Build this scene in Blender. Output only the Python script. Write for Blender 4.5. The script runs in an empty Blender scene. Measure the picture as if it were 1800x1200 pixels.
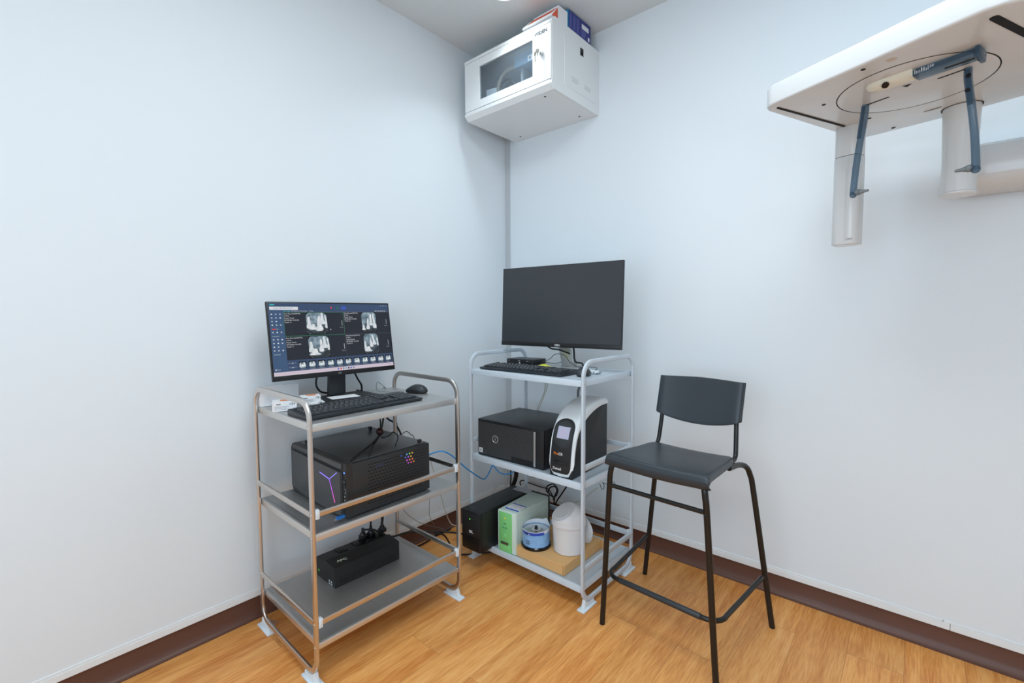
import bpy, bmesh, math, random
from mathutils import Vector, Matrix
random.seed(7)
R = math.radians
scene = bpy.context.scene
COL = scene.collection

# ------------------------------------------------------------------ materials
def nodes_of(m):
    m.use_nodes = True
    nt = m.node_tree
    return nt, nt.nodes['Principled BSDF']

MATS = {}
def mat(name, col, rough=.5, metal=0., emit=None, estr=1., bump=0., bscale=200., var=0., vscale=6., trans=0., alpha=1., coat=0., ior=1.45, stretch=None):
    if name in MATS: return MATS[name]
    m = bpy.data.materials.new(name); nt, b = nodes_of(m); L = nt.links
    b.inputs['Base Color'].default_value = (*col, 1)
    b.inputs['Roughness'].default_value = rough
    b.inputs['Metallic'].default_value = metal
    b.inputs['IOR'].default_value = ior
    b.inputs['Transmission Weight'].default_value = trans
    b.inputs['Coat Weight'].default_value = coat
    if emit:
        b.inputs['Emission Color'].default_value = (*emit, 1)
        b.inputs['Emission Strength'].default_value = estr
    if bump or var:
        tc = nt.nodes.new('ShaderNodeTexCoord')
        mp = nt.nodes.new('ShaderNodeMapping')
        if stretch: mp.inputs['Scale'].default_value = stretch
        L.new(tc.outputs['Object'], mp.inputs['Vector'])
        if bump:
            n = nt.nodes.new('ShaderNodeTexNoise'); n.inputs['Scale'].default_value = bscale; n.inputs['Detail'].default_value = 3
            L.new(mp.outputs[0], n.inputs['Vector'])
            bp = nt.nodes.new('ShaderNodeBump'); bp.inputs['Strength'].default_value = bump; bp.inputs['Distance'].default_value = .001
            L.new(n.outputs['Fac'], bp.inputs['Height']); L.new(bp.outputs[0], b.inputs['Normal'])
        if var:
            n = nt.nodes.new('ShaderNodeTexNoise'); n.inputs['Scale'].default_value = vscale; n.inputs['Detail'].default_value = 4
            L.new(mp.outputs[0], n.inputs['Vector'])
            mx = nt.nodes.new('ShaderNodeMix'); mx.data_type = 'RGBA'
            mx.inputs['A'].default_value = (*[c*(1-var) for c in col], 1); mx.inputs['B'].default_value = (*[min(1, c*(1+var)) for c in col], 1)
            L.new(n.outputs['Fac'], mx.inputs['Factor']); L.new(mx.outputs['Result'], b.inputs['Base Color'])
    MATS[name] = m
    return m

def srgb(r, g, b):
    f = lambda c: (c/255/12.92) if c/255 <= .04045 else ((c/255+.055)/1.055)**2.4
    return (f(r), f(g), f(b))

# wood plank vinyl floor, boards running along y
def floor_material():
    m = bpy.data.materials.new('oak_vinyl_planks'); nt, b = nodes_of(m); N = nt.nodes; L = nt.links
    tc = N.new('ShaderNodeTexCoord')
    rot = N.new('ShaderNodeMapping'); rot.inputs['Rotation'].default_value = (0, 0, R(90)); rot.inputs['Location'].default_value = (.35, .06, 0)
    L.new(tc.outputs['Object'], rot.inputs['Vector'])
    br = N.new('ShaderNodeTexBrick'); br.offset = .37; br.offset_frequency = 2; br.squash = 1
    br.inputs['Scale'].default_value = 1; br.inputs['Brick Width'].default_value = .92; br.inputs['Row Height'].default_value = .152
    br.inputs['Mortar Size'].default_value = .0006; br.inputs['Mortar Smooth'].default_value = .3; br.inputs['Bias'].default_value = 0
    br.inputs['Color1'].default_value = (0, 0, 0, 1); br.inputs['Color2'].default_value = (1, 1, 1, 1); br.inputs['Mortar'].default_value = (.5, .5, .5, 1)
    L.new(rot.outputs[0], br.inputs['Vector'])
    # grain: noise stretched along the boards, shifted per board
    add = N.new('ShaderNodeVectorMath'); add.operation = 'MULTIPLY_ADD'
    add.inputs[1].default_value = (3.1, 7.7, 0); L.new(br.outputs['Color'], add.inputs[0]); L.new(tc.outputs['Object'], add.inputs[2])
    m1 = N.new('ShaderNodeMapping'); m1.inputs['Scale'].default_value = (26, 1.6, 1); L.new(add.outputs[0], m1.inputs['Vector'])
    n1 = N.new('ShaderNodeTexNoise'); n1.inputs['Scale'].default_value = 1.0; n1.inputs['Detail'].default_value = 6; n1.inputs['Roughness'].default_value = .62; n1.inputs['Distortion'].default_value = .6
    L.new(m1.outputs[0], n1.inputs['Vector'])
    m2 = N.new('ShaderNodeMapping'); m2.inputs['Scale'].default_value = (240, 14, 1); L.new(add.outputs[0], m2.inputs['Vector'])
    n2 = N.new('ShaderNodeTexNoise'); n2.inputs['Scale'].default_value = 1.; n2.inputs['Detail'].default_value = 3; L.new(m2.outputs[0], n2.inputs['Vector'])
    m3 = N.new('ShaderNodeMapping'); m3.inputs['Scale'].default_value = (7, 2.2, 1); L.new(add.outputs[0], m3.inputs['Vector'])
    n3 = N.new('ShaderNodeTexNoise'); n3.inputs['Scale'].default_value = 1.; n3.inputs['Detail'].default_value = 3; L.new(m3.outputs[0], n3.inputs['Vector'])
    s = N.new('ShaderNodeMath'); s.operation = 'MULTIPLY_ADD'; s.inputs[1].default_value = .45; L.new(n2.outputs['Fac'], s.inputs[0])
    s1 = N.new('ShaderNodeMath'); s1.operation = 'MULTIPLY_ADD'; s1.inputs[1].default_value = .62; L.new(n1.outputs['Fac'], s1.inputs[0]); L.new(s1.outputs[0], s.inputs[2])
    s3 = N.new('ShaderNodeMath'); s3.operation = 'MULTIPLY_ADD'; s3.inputs[1].default_value = .3; s3.inputs[2].default_value = -.17; L.new(n3.outputs['Fac'], s3.inputs[0]); L.new(s3.outputs[0], s1.inputs[2])
    cr = N.new('ShaderNodeValToRGB'); e = cr.color_ramp.elements
    e[0].position = .36; e[0].color = (*srgb(204, 124, 54), 1)
    e[1].position = .82; e[1].color = (*srgb(250, 198, 130), 1)
    x = cr.color_ramp.elements.new(.58); x.color = (*srgb(236, 166, 93), 1)
    L.new(s.outputs[0], cr.inputs['Fac'])
    hs = N.new('ShaderNodeHueSaturation'); mr = N.new('ShaderNodeMapRange'); mr.inputs['To Min'].default_value = .93; mr.inputs['To Max'].default_value = 1.07
    L.new(br.outputs['Color'], mr.inputs['Value']); L.new(mr.outputs[0], hs.inputs['Value']); L.new(cr.outputs['Color'], hs.inputs['Color'])
    mx = N.new('ShaderNodeMix'); mx.data_type = 'RGBA'; mx.inputs['B'].default_value = (*srgb(128, 78, 36), 1)
    fm = N.new('ShaderNodeMath'); fm.operation = 'MULTIPLY'; fm.inputs[1].default_value = .75; L.new(br.outputs['Fac'], fm.inputs[0]); L.new(fm.outputs[0], mx.inputs['Factor'])
    L.new(hs.outputs[0], mx.inputs['A']); L.new(mx.outputs['Result'], b.inputs['Base Color'])
    b.inputs['Roughness'].default_value = .42
    bp = N.new('ShaderNodeBump'); bp.inputs['Strength'].default_value = .12; bp.inputs['Distance'].default_value = .001
    L.new(s.outputs[0], bp.inputs['Height']); L.new(bp.outputs[0], b.inputs['Normal'])
    return m

def mesh_grille_material():
    m = bpy.data.materials.new('black_wave_grille'); nt, b = nodes_of(m); N = nt.nodes; L = nt.links
    tc = N.new('ShaderNodeTexCoord'); mp = N.new('ShaderNodeMapping'); mp.inputs['Scale'].default_value = (1, 1, 1); L.new(tc.outputs['Object'], mp.inputs['Vector'])
    rt = N.new('ShaderNodeMapping'); rt.inputs['Rotation'].default_value = (R(-90), 0, 0); L.new(mp.outputs[0], rt.inputs['Vector'])
    br = N.new('ShaderNodeTexBrick'); br.inputs['Scale'].default_value = 1; br.inputs['Brick Width'].default_value = .0090; br.inputs['Row Height'].default_value = .0055
    br.inputs['Mortar Size'].default_value = .0013; br.inputs['Mortar Smooth'].default_value = .4
    br.inputs['Color1'].default_value = (.006, .006, .007, 1); br.inputs['Color2'].default_value = (.008, .008, .009, 1); br.inputs['Mortar'].default_value = (.075, .078, .082, 1)
    L.new(rt.outputs[0], br.inputs['Vector']); L.new(br.outputs['Color'], b.inputs['Base Color'])
    bp = N.new('ShaderNodeBump'); bp.inputs['Strength'].default_value = .8; bp.inputs['Distance'].default_value = .002
    L.new(br.outputs['Fac'], bp.inputs['Height']); L.new(bp.outputs[0], b.inputs['Normal'])
    b.inputs['Roughness'].default_value = .38
    return m

M_wall = mat('white_wall_panel', srgb(228, 235, 240), .55, bump=.05, bscale=60, var=.006, vscale=3)
M_ceil = mat('ceiling_paint', srgb(221, 228, 231), .8, bump=.04, bscale=90)
M_floor = floor_material()
M_base = mat('brown_vinyl_cove', srgb(96, 63, 51), .42, bump=.05, bscale=120, var=.08)
M_trim = mat('white_trim_paint', srgb(232, 236, 238), .4, bump=.02, var=.01)
M_strip = mat('grey_corner_trim', srgb(193, 197, 201), .5, bump=.02, var=.02)
M_steel = mat('brushed_stainless', (.70, .68, .65), .38, 1., bump=.12, bscale=30, stretch=(1, 30, 30), var=.06, vscale=8)
M_steel_t = mat('stainless_tube', (.68, .645, .61), .33, 1., bump=.03, bscale=200, var=.04)
M_steel_s = mat('stainless_shelf_sheet', (.56, .56, .555), .4, .85, bump=.10, bscale=24, stretch=(30, 1, 30), var=.08, vscale=5)
M_white_p = mat('white_powder_coat', srgb(199, 209, 218), .38, bump=.03, bscale=300, var=.01)
M_clip = mat('white_plastic', srgb(222, 230, 236), .4, bump=.02, var=.01)
M_screw = mat('screw_metal', (.6, .6, .58), .3, 1., bump=.02)
M_blk = mat('black_plastic', (.0075, .008, .009), .36, bump=.08, bscale=500, var=.1)
M_blk_m = mat('black_plastic_matte', (.014, .0145, .016), .55, bump=.15, bscale=700, var=.1)
M_blk_g = mat('black_gloss', (.005, .005, .006), .12, bump=.01, var=.05)
M_char = mat('charcoal_plastic', (.028, .032, .037), .42, bump=.06, bscale=700, var=.05)
M_seat = mat('blue_grey_black_plastic', (.030, .038, .046), .36, bump=.10, bscale=500, var=.05)
M_tube_b = mat('black_enamel_tube', (.010, .0095, .009), .28, bump=.03, bscale=300, var=.1)
M_key = mat('key_cap', (.026, .030, .035), .42, bump=.05, bscale=600, var=.08)
M_kbody = mat('keyboard_body', (.020, .024, .029), .36, bump=.05, bscale=600, var=.08)
M_legend = mat('key_legend', (.5, .52, .54), .5, bump=.01)
M_cream = mat('cream_white_plastic', srgb(214, 216, 216), .2, bump=.02, var=.01, coat=.3)
M_cab = mat('cabinet_white_enamel', srgb(232, 235, 236), .32, bump=.04, bscale=400, var=.01)
M_ivory = mat('ivory_plastic', srgb(226, 224, 208), .32, bump=.02, var=.01)
M_silv = mat('silver_plastic', (.55, .56, .56), .33, .7, bump=.02)
M_paper = mat('white_paper', srgb(240, 240, 242), .75, bump=.04, bscale=300, var=.01)
M_carton = mat('white_carton', srgb(236, 236, 238), .6, bump=.03, bscale=300, var=.01)
M_orange = mat('orange_print', srgb(240, 140, 82), .55, bump=.01, var=.02)
M_ink = mat('grey_ink', (.25, .25, .27), .6, bump=.01)
M_inkd = mat('black_ink', (.03, .03, .035), .6, bump=.01)
M_kraft = mat('kraft_cardboard', srgb(222, 174, 116), .75, bump=.12, bscale=160, var=.05, vscale=14)
M_kraft2 = mat('kraft_cardboard_edge', srgb(176, 128, 78), .8, bump=.1, bscale=160, var=.05)
M_green = mat('leaf_green_plastic', srgb(128, 206, 128), .38, bump=.02, var=.02)
M_sage = mat('pale_sage_plastic', srgb(190, 206, 196), .42, bump=.05, bscale=500, var=.02)
M_yellow = mat('yellow_note', srgb(236, 232, 74), .7, bump=.02, var=.02)
M_blue = mat('blue_cable_jacket', srgb(40, 150, 228), .4, bump=.02)
M_usb = mat('usb_blue', srgb(28, 110, 186), .35, bump=.02)
M_navy = mat('navy_print_card', srgb(42, 50, 128), .4, bump=.02, var=.06)
M_teal = mat('teal_print_card', srgb(22, 150, 190), .4, bump=.02, var=.03)
M_red = mat('orange_red_print', srgb(232, 96, 62), .5, bump=.02, var=.04)
M_cable = mat('black_cable', (.008, .008, .009), .45, bump=.03)
M_beige = mat('beige_cable', srgb(196, 190, 174), .5, bump=.03)
M_greyc = mat('grey_cable', srgb(120, 122, 124), .5, bump=.03)
M_bin = mat('white_bin_plastic', srgb(226, 226, 228), .38, bump=.03, bscale=300, var=.01)
M_bag = mat('thin_white_bag', srgb(228, 230, 232), .5, bump=.4, bscale=40, var=.02)
M_disc = mat('disc_silver', (.62, .66, .68), .16, .9, bump=.01, var=.03)
M_wrapb = mat('blue_printed_wrap', srgb(132, 178, 228), .28, bump=.02, var=.34, vscale=34)
M_wrapd = mat('deep_blue_print', srgb(40, 74, 178), .3, bump=.02, var=.1)
M_wrapw = mat('white_wrap', srgb(226, 230, 238), .3, bump=.02, var=.02)
def clear_mat(name, tint, body, thick, gloss_r):
    """see-through plastic: tinted transparency, body colour growing towards grazing edges, and a glossy coat"""
    m = bpy.data.materials.new(name); m.use_nodes = True; nt = m.node_tree; N = nt.nodes; L = nt.links; b = N['Principled BSDF']; out = N['Material Output']
    b.inputs['Base Color'].default_value = (*body, 1); b.inputs['Roughness'].default_value = gloss_r
    tr = N.new('ShaderNodeBsdfTransparent'); tr.inputs[0].default_value = (*tint, 1)
    lw = N.new('ShaderNodeLayerWeight'); lw.inputs['Blend'].default_value = .35
    n = N.new('ShaderNodeTexNoise'); n.inputs['Scale'].default_value = 30
    mr = N.new('ShaderNodeMapRange'); mr.inputs['To Min'].default_value = thick; mr.inputs['To Max'].default_value = min(1, thick+.45); L.new(lw.outputs['Facing'], mr.inputs['Value'])
    ad = N.new('ShaderNodeMath'); ad.operation = 'MULTIPLY_ADD'; ad.inputs[1].default_value = .04; L.new(n.outputs['Fac'], ad.inputs[0]); L.new(mr.outputs[0], ad.inputs[2])
    mx = N.new('ShaderNodeMixShader'); L.new(ad.outputs[0], mx.inputs[0]); L.new(tr.outputs[0], mx.inputs[1]); L.new(b.outputs[0], mx.inputs[2]); L.new(mx.outputs[0], out.inputs[0])
    return m
M_clear = clear_mat('smoke_blue_acrylic', (.58, .70, .80), (.10, .15, .20), .26, .10)
M_glasspane = clear_mat('tinted_pane', (.90, .93, .95), (.30, .34, .38), .04, .06)
M_intr = mat('cabinet_interior_grey', srgb(168, 174, 178), .5, bump=.04, var=.08)
M_dev = mat('blue_grey_metal', srgb(118, 150, 176), .4, .2, bump=.03, var=.04)
M_label = mat('white_label', srgb(230, 232, 236), .5, bump=.02)
M_blabel = mat('blue_label', srgb(32, 92, 200), .45, bump=.02)
M_vent = mat('grey_vent_print', srgb(196, 200, 202), .5, bump=.3, bscale=900)
M_brass = mat('key_metal', (.66, .63, .56), .25, 1., bump=.02)
M_hole = mat('dark_opening', (.004, .004, .004), .8, bump=.01)
M_glassb = mat('smoked_glass_panel', (.060, .062, .065), .28, bump=.005, var=.2, vscale=2)
M_towf = mat('graphite_panel', (.068, .069, .071), .42, bump=.1, bscale=600, var=.05)
M_towd = mat('tower_black', (.024, .0245, .026), .38, bump=.1, bscale=600, var=.1)
M_scrap = mat('clear_film', (.8, .78, .76), .15, trans=.8, ior=1.1, bump=.3, bscale=90)
M_tape = mat('grey_tape', (.42, .42, .44), .35, .3, bump=.2, bscale=120, var=.3, vscale=40)
def emis(name, col, s): return mat(name, (0.0, 0.0, 0.0), .3, emit=col, estr=s)

# ------------------------------------------------------------------ mesh builder
class MB:
    def __init__(s): s.bm = bmesh.new(); s.mats = []
    def mi(s, m):
        if m not in s.mats: s.mats.append(m)
        return s.mats.index(m)
    def merge(s, tmp, m, M=None, smooth=False):
        if M is not None: bmesh.ops.transform(tmp, matrix=M, verts=tmp.verts)
        me = bpy.data.meshes.new('tmp'); tmp.to_mesh(me); tmp.free()
        k = s.mi(m) if m is not None else None
        n = len(s.bm.faces)
        s.bm.from_mesh(me); bpy.data.meshes.remove(me)
        s.bm.faces.ensure_lookup_table()
        for f in s.bm.faces[n:]:
            if k is not None: f.material_index = k
            f.smooth = smooth
    def box(s, a, b, m, bev=0., seg=2, M=None, smooth=None):
        t = bmesh.new(); bmesh.ops.create_cube(t, size=1)
        c = [(a[i]+b[i])/2 for i in range(3)]; d = [abs(b[i]-a[i]) for i in range(3)]
        for v in t.verts: v.co = Vector([c[i]+v.co[i]*d[i] for i in range(3)])
        if bev > 0: bmesh.ops.bevel(t, geom=t.edges[:], offset=min(bev, min(d)*.49), segments=seg, profile=.5, affect='EDGES')
        s.merge(t, m, M, smooth=bool(bev) if smooth is None else smooth); return s
    def cyl(s, a, b, r, m, seg=20, r2=None, smooth=True, bev=0.):
        a = Vector(a); b = Vector(b); d = b-a
        t = bmesh.new(); bmesh.ops.create_cone(t, cap_ends=True, segments=seg, radius1=r, radius2=r if r2 is None else r2, depth=d.length)
        if bev: bmesh.ops.bevel(t, geom=[e for e in t.edges if len(e.link_faces) == 2 and any(len(f.verts) > 4 for f in e.link_faces)], offset=bev, segments=2, profile=.5, affect='EDGES')
        s.merge(t, m, Matrix.Translation((a+b)/2) @ d.to_track_quat('Z', 'Y').to_matrix().to_4x4(), smooth); return s
    def sphere(s, c, r, m, sc=(1, 1, 1), seg=16):
        t = bmesh.new(); bmesh.ops.create_uvsphere(t, u_segments=seg, v_segments=seg//2, radius=r)
        s.merge(t, m, Matrix.Translation(c) @ Matrix.Diagonal((*sc, 1)), True); return s
    def poly(s, pts, m, smooth=False):
        vs = [s.bm.verts.new(p) for p in pts]; f = s.bm.faces.new(vs); f.material_index = s.mi(m); f.smooth = smooth; return s
    def prism(s, outline, axis, lo, hi, m, bev=0., smooth=None, seg=2):
        """outline: 2D points in the two other axes in cyclic order (axis x:(y,z), y:(x,z), z:(x,y))"""
        t = bmesh.new()
        def P(p, h):
            return (h, p[0], p[1]) if axis == 'x' else ((p[0], h, p[1]) if axis == 'y' else (p[0], p[1], h))
        A = [t.verts.new(P(p, lo)) for p in outline]; B = [t.verts.new(P(p, hi)) for p in outline]
        n = len(outline)
        t.faces.new(A[::-1]); t.faces.new(B)
        for i in range(n): t.faces.new([A[i], A[(i+1) % n], B[(i+1) % n], B[i]])
        bmesh.ops.recalc_face_normals(t, faces=t.faces[:])
        if bev: bmesh.ops.bevel(t, geom=[e for e in t.edges if any(len(f.verts) == n for f in e.link_faces)], offset=bev, segments=seg, profile=.5, affect='EDGES')
        s.merge(t, m, smooth=bool(bev) if smooth is None else smooth); return s
    def lathe(s, prof, m, c=(0, 0, 0), seg=40, cap=True):
        t = bmesh.new(); rings = []
        for r, z in prof:
            rings.append([t.verts.new((c[0]+r*math.cos(2*math.pi*i/seg), c[1]+r*math.sin(2*math.pi*i/seg), c[2]+z)) for i in range(seg)])
        for a, b in zip(rings, rings[1:]):
            for i in range(seg): t.faces.new([a[i], a[(i+1) % seg], b[(i+1) % seg], b[i]])
        if cap:
            if prof[0][0] > 1e-6: t.faces.new(rings[0][::-1])
            if prof[-1][0] > 1e-6: t.faces.new(rings[-1])
        bmesh.ops.remove_doubles(t, verts=t.verts[:], dist=1e-6)
        bmesh.ops.recalc_face_normals(t, faces=t.faces[:])
        s.merge(t, m, smooth=True); return s
    def tube(s, pts, r, m, seg=10, closed=False, spline=0, up=None, w=None, h=None, radii=None):
        """round tube of radius r, or flat rounded section w (along up) x h"""
        P = [Vector(p) for p in pts]
        if spline: P = catmull(P, spline, closed)
        n = len(P); t = bmesh.new(); rings = []
        prevx = None
        for i in range(n):
            a = P[(i-1) % n] if (closed or i > 0) else P[i]
            b = P[(i+1) % n] if (closed or i < n-1) else P[i]
            T = (b-a).normalized()
            if up is not None: X = Vector(up)
            elif prevx is None:
                X = T.orthogonal()
            else: X = prevx
            X = (X - T*X.dot(T)); X.normalize(); prevx = X
            Y = T.cross(X)
            ring = []
            if w:
                bv = min(w, h)*.36
                for sx, sy, k in [(1, 1, 0), (-1, 1, 1), (-1, -1, 2), (1, -1, 3)]:
                    for j in range(3):
                        an = k*math.pi/2 + j*math.pi/4
                        ring.append(t.verts.new(P[i]+X*(sx*(w/2-bv)+bv*math.cos(an))+Y*(sy*(h/2-bv)+bv*math.sin(an))))
            else:
                rr = radii[i] if radii and len(radii) == n else r
                for j in range(seg):
                    an = 2*math.pi*j/seg
                    ring.append(t.verts.new(P[i]+X*rr*math.cos(an)+Y*rr*math.sin(an)))
            rings.append(ring)
        k = len(rings[0])
        for i in range(n if closed else n-1):
            A = rings[i]; B = rings[(i+1) % n]
            for j in range(k): t.faces.new([A[j], A[(j+1) % k], B[(j+1) % k], B[j]])
        if not closed: t.faces.new(rings[0][::-1]); t.faces.new(rings[-1])
        bmesh.ops.recalc_face_normals(t, faces=t.faces[:])
        s.merge(t, m, smooth=True); return s
    def grid(s, fn, nu, nv, m, smooth=True, closed_u=False):
        t = bmesh.new()
        V = [[t.verts.new(fn(i/(nu if closed_u else nu-1), j/(nv-1))) for j in range(nv)] for i in range(nu)]
        for i in range(nu if closed_u else nu-1):
            for j in range(nv-1): t.faces.new([V[i][j], V[(i+1) % nu][j], V[(i+1) % nu][j+1], V[i][j+1]])
        bmesh.ops.remove_doubles(t, verts=t.verts[:], dist=1e-6)
        bmesh.ops.recalc_face_normals(t, faces=t.faces[:])
        s.merge(t, m, smooth=smooth); return s
    def text(s, body, size, M, m, ext=.0003, align='CENTER', bold=0., sx=1.):
        cu = bpy.data.curves.new('t', 'FONT'); cu.body = body; cu.size = size; cu.extrude = ext; cu.align_x = align; cu.align_y = 'CENTER'; cu.offset = bold; cu.resolution_u = 3
        ob = bpy.data.objects.new('t', cu); me = bpy.data.meshes.new_from_object(ob)
        t = bmesh.new(); t.from_mesh(me); bpy.data.meshes.remove(me); bpy.data.objects.remove(ob); bpy.data.curves.remove(cu)
        s.merge(t, m, M @ Matrix.Diagonal((sx, 1, 1, 1))); return s
    def build(s, name, parent=None, loc=None, rot=None, sharp=True):
        bmesh.ops.recalc_face_normals(s.bm, faces=[f for f in s.bm.faces]) if False else None
        me = bpy.data.meshes.new(name); s.bm.to_mesh(me); s.bm.free()
        for m in s.mats: me.materials.append(m)
        if sharp:
            try: me.set_sharp_from_angle(angle=R(38))
            except Exception: pass
        o = bpy.data.objects.new(name, me); COL.objects.link(o)
        if parent is not None: o.parent = parent
        if loc: o.location = loc
        if rot: o.rotation_euler = rot
        return o

def catmull(P, sub, closed=False):
    out = []; n = len(P)
    for i in range(n if closed else n-1):
        p0 = P[(i-1) % n] if (closed or i > 0) else P[i]*2-P[i+1]
        p1 = P[i]; p2 = P[(i+1) % n]
        p3 = P[(i+2) % n] if (closed or i < n-2) else p2*2-p1
        for k in range(sub):
            t = k/sub
            out.append(.5*((2*p1)+(p2-p0)*t+(2*p0-5*p1+4*p2-p3)*t*t+(3*p1-p0-3*p2+p3)*t**3))
    if not closed: out.append(P[-1])
    return out

def rrect(w, h, r, seg=6, cx=0, cy=0):
    pts = []
    for sx, sy, k in [(1, 1, 0), (-1, 1, 1), (-1, -1, 2), (1, -1, 3)]:
        for j in range(seg+1):
            a = k*math.pi/2+j*math.pi/2/seg
            pts.append((cx+sx*(w/2-r)+r*math.cos(a), cy+sy*(h/2-r)+r*math.sin(a)))
    return pts

def tag(o, label, cat, group=None, kind=None):
    o['label'] = label; o['category'] = cat
    if group: o['group'] = group
    if kind: o['kind'] = kind
    return o
def thing(name, label, cat, loc, rotz=0., group=None):
    o = bpy.data.objects.new(name, None); COL.objects.link(o); o.empty_display_size = .05
    o.location = loc; o.rotation_euler = (0, 0, rotz)
    return tag(o, label, cat, group)
def struct(o): o['kind'] = 'structure'; return o

# text orientation helpers: local plane facing -y (front), +x, +z
F_front = lambda x, y, z: Matrix.Translation((x, y, z)) @ Matrix.Rotation(R(90), 4, 'X')
F_right = lambda x, y, z: Matrix.Translation((x, y, z)) @ Matrix.Rotation(R(90), 4, 'Z') @ Matrix.Rotation(R(90), 4, 'X')
F_top = lambda x, y, z, a=0.: Matrix.Translation((x, y, z)) @ Matrix.Rotation(a, 4, 'Z')

# ------------------------------------------------------------------ the room
H = 2.6; RX = 3.7; RY = -3.9
struct(MB().box((-.1, RY-.1, -.08), (RX+.1, .1, 0), M_floor).build('floor'))
struct(MB().box((-.1, RY-.1, H), (RX+.1, .1, H+.1), M_ceil).build('ceiling'))
TH = .012    # wall panels stand proud of the wall behind the cove base
struct(MB().box((-.1, RY, .112), (0, 0, H), M_wall).box((-.1, RY, 0), (-TH, 0, .112), M_wall).build('wall_left'))
struct(MB().box((-.1, 0, .112), (RX, .1, H), M_wall).box((-.1, TH, 0), (RX, .1, .112), M_wall).build('wall_right'))
struct(MB().box((-.1, RY-.1, 0), (RX+.1, RY, H), M_wall).build('wall_front'))
struct(MB().box((RX, RY, 0), (RX+.1, .1, H), M_wall).build('wall_side'))
cove = [(-.012, .0), (.018, .0), (.018, .003), (.011, .006), (.004, .014), (-.002, .03), (-.003, .082), (-.012, .082)]
struct(MB().prism([(a, b) for a, b in cove], 'y', RY, 0, M_base, smooth=True).build('baseboard_left'))
struct(MB().prism([(-a, b) for a, b in cove], 'x', 0, RX, M_base, smooth=True).build('baseboard_right'))
# white finishing trims under the wall panels (ledge and lip)
struct(MB().box((-.010, RY, .0822), (.0045, -.0045, .104), M_trim, .0008, 1).box((-.010, RY, .104), (.0025, -.0025, .112), M_trim, .0008, 1).build('trim_1'))
struct(MB().box((.0045, -.0045, .0822), (2.03, .010, .104), M_trim, .0008, 1).box((.0025, -.0025, .104), (2.012, .010, .112), M_trim, .0008, 1)
       .box((2.0312, -.0045, .0822), (RX, .010, .104), M_trim, .0008, 1).box((2.0132, -.0025, .104), (RX, .010, .112), M_trim, .0008, 1).build('trim_2'))
struct(MB().box((.0005, -.004, .113), (.036, 0, H), M_strip, .001, 1).build('trim_3'))

# ------------------------------------------------------------------ lamps
def downlight(x, y, power, label, size=.12, col=(1, .985, .96)):
    t = thing('recessed_downlight', label, 'ceiling light', (x, y, H), group='recessed ceiling downlights')
    MB().lathe([(size*.5, -.001), (size*.5+.018, -.001), (size*.5+.018, -.005), (size*.5+.004, -.008), (size*.5, -.003)], M_trim, seg=32, cap=False).build('trim_ring', t)
    MB().cyl((0, 0, -.0042), (0, 0, -.0022), size*.5, emis('lamp_diffuser', (1, .98, .95), 7), 32).build('diffuser', t)
    ld = bpy.data.lights.new('downlight_lamp', 'AREA'); ld.shape = 'DISK'; ld.size = size; ld.energy = power; ld.color = col
    lo = bpy.data.objects.new('lamp', ld); COL.objects.link(lo); lo.parent = t; lo.location = (0, 0, -.012); ld.spread = R(115)
    return t
def panel_light(x, y, w, d, power, label, col=(.94, .975, 1)):  # panels added out of view for even, cool fill light
    t = thing('added_fill_panel', label, 'ceiling light', (x, y, H))
    MB().box((-w/2-.02, -d/2-.02, -.012), (w/2+.02, d/2+.02, -.0005), M_trim, .003).build('frame', t)
    MB().box((-w/2, -d/2, -.014), (w/2, d/2, -.0118), emis('panel_diffuser', (.95, .98, 1), 4)).build('diffuser', t)
    ld = bpy.data.lights.new('panel_lamp', 'AREA'); ld.shape = 'RECTANGLE'; ld.size = w; ld.size_y = d; ld.energy = power; ld.color = col
    lo = bpy.data.objects.new('lamp', ld); COL.objects.link(lo); lo.parent = t; lo.location = (0, 0, -.022)
    return t
LC = (.775, .912, .985)
downlight(.485, -.550, 2.4, 'round recessed ceiling light above the white wall cabinet in the corner', col=LC)
downlight(.80, -2.5, .6, 'round recessed ceiling light along the left wall, nearer the camera', col=LC)
panel_light(1.55, -1.40, 1.2, .6, 16, 'large rectangular fill light panel added out of view over the middle of the room', col=LC)
panel_light(1.9, -3.1, 1.2, .6, 9, 'large rectangular fill light panel added on the unseen ceiling behind the camera', col=LC)
# added cool fill light framed like a window, unseen behind the camera
wn = MB(); WX0, WX1, WZ0, WZ1 = 1.0, 3.3, .6, 2.1
for a_, b_ in (((WX0-.05, WZ0-.05), (WX1+.05, WZ0)), ((WX0-.05, WZ1), (WX1+.05, WZ1+.05)), ((WX0-.05, WZ0), (WX0, WZ1)), ((WX1, WZ0), (WX1+.05, WZ1)), (((WX0+WX1)/2-.02, WZ0), ((WX0+WX1)/2+.02, WZ1))):
    wn.box((a_[0], RY, a_[1]), (b_[0], RY+.035, b_[1]), M_trim, .002)
wo = struct(wn.build('added_fill_window'))
MB().box((WX0, RY+.002, WZ0), (WX1, RY+.008, WZ1), emis('added_fill_glow', (.66, .86, 1), 1.2)).build('pane', wo)
ld = bpy.data.lights.new('added_fill', 'AREA'); ld.shape = 'RECTANGLE'; ld.size = WX1-WX0; ld.size_y = WZ1-WZ0; ld.energy = 39; ld.color = (.655, .838, 1.0)
lo = bpy.data.objects.new('added_fill', ld); COL.objects.link(lo); lo.parent = wo; lo.location = ((WX0+WX1)/2, RY+.04, (WZ0+WZ1)/2); lo.rotation_euler = (R(90), 0, 0)

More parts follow.
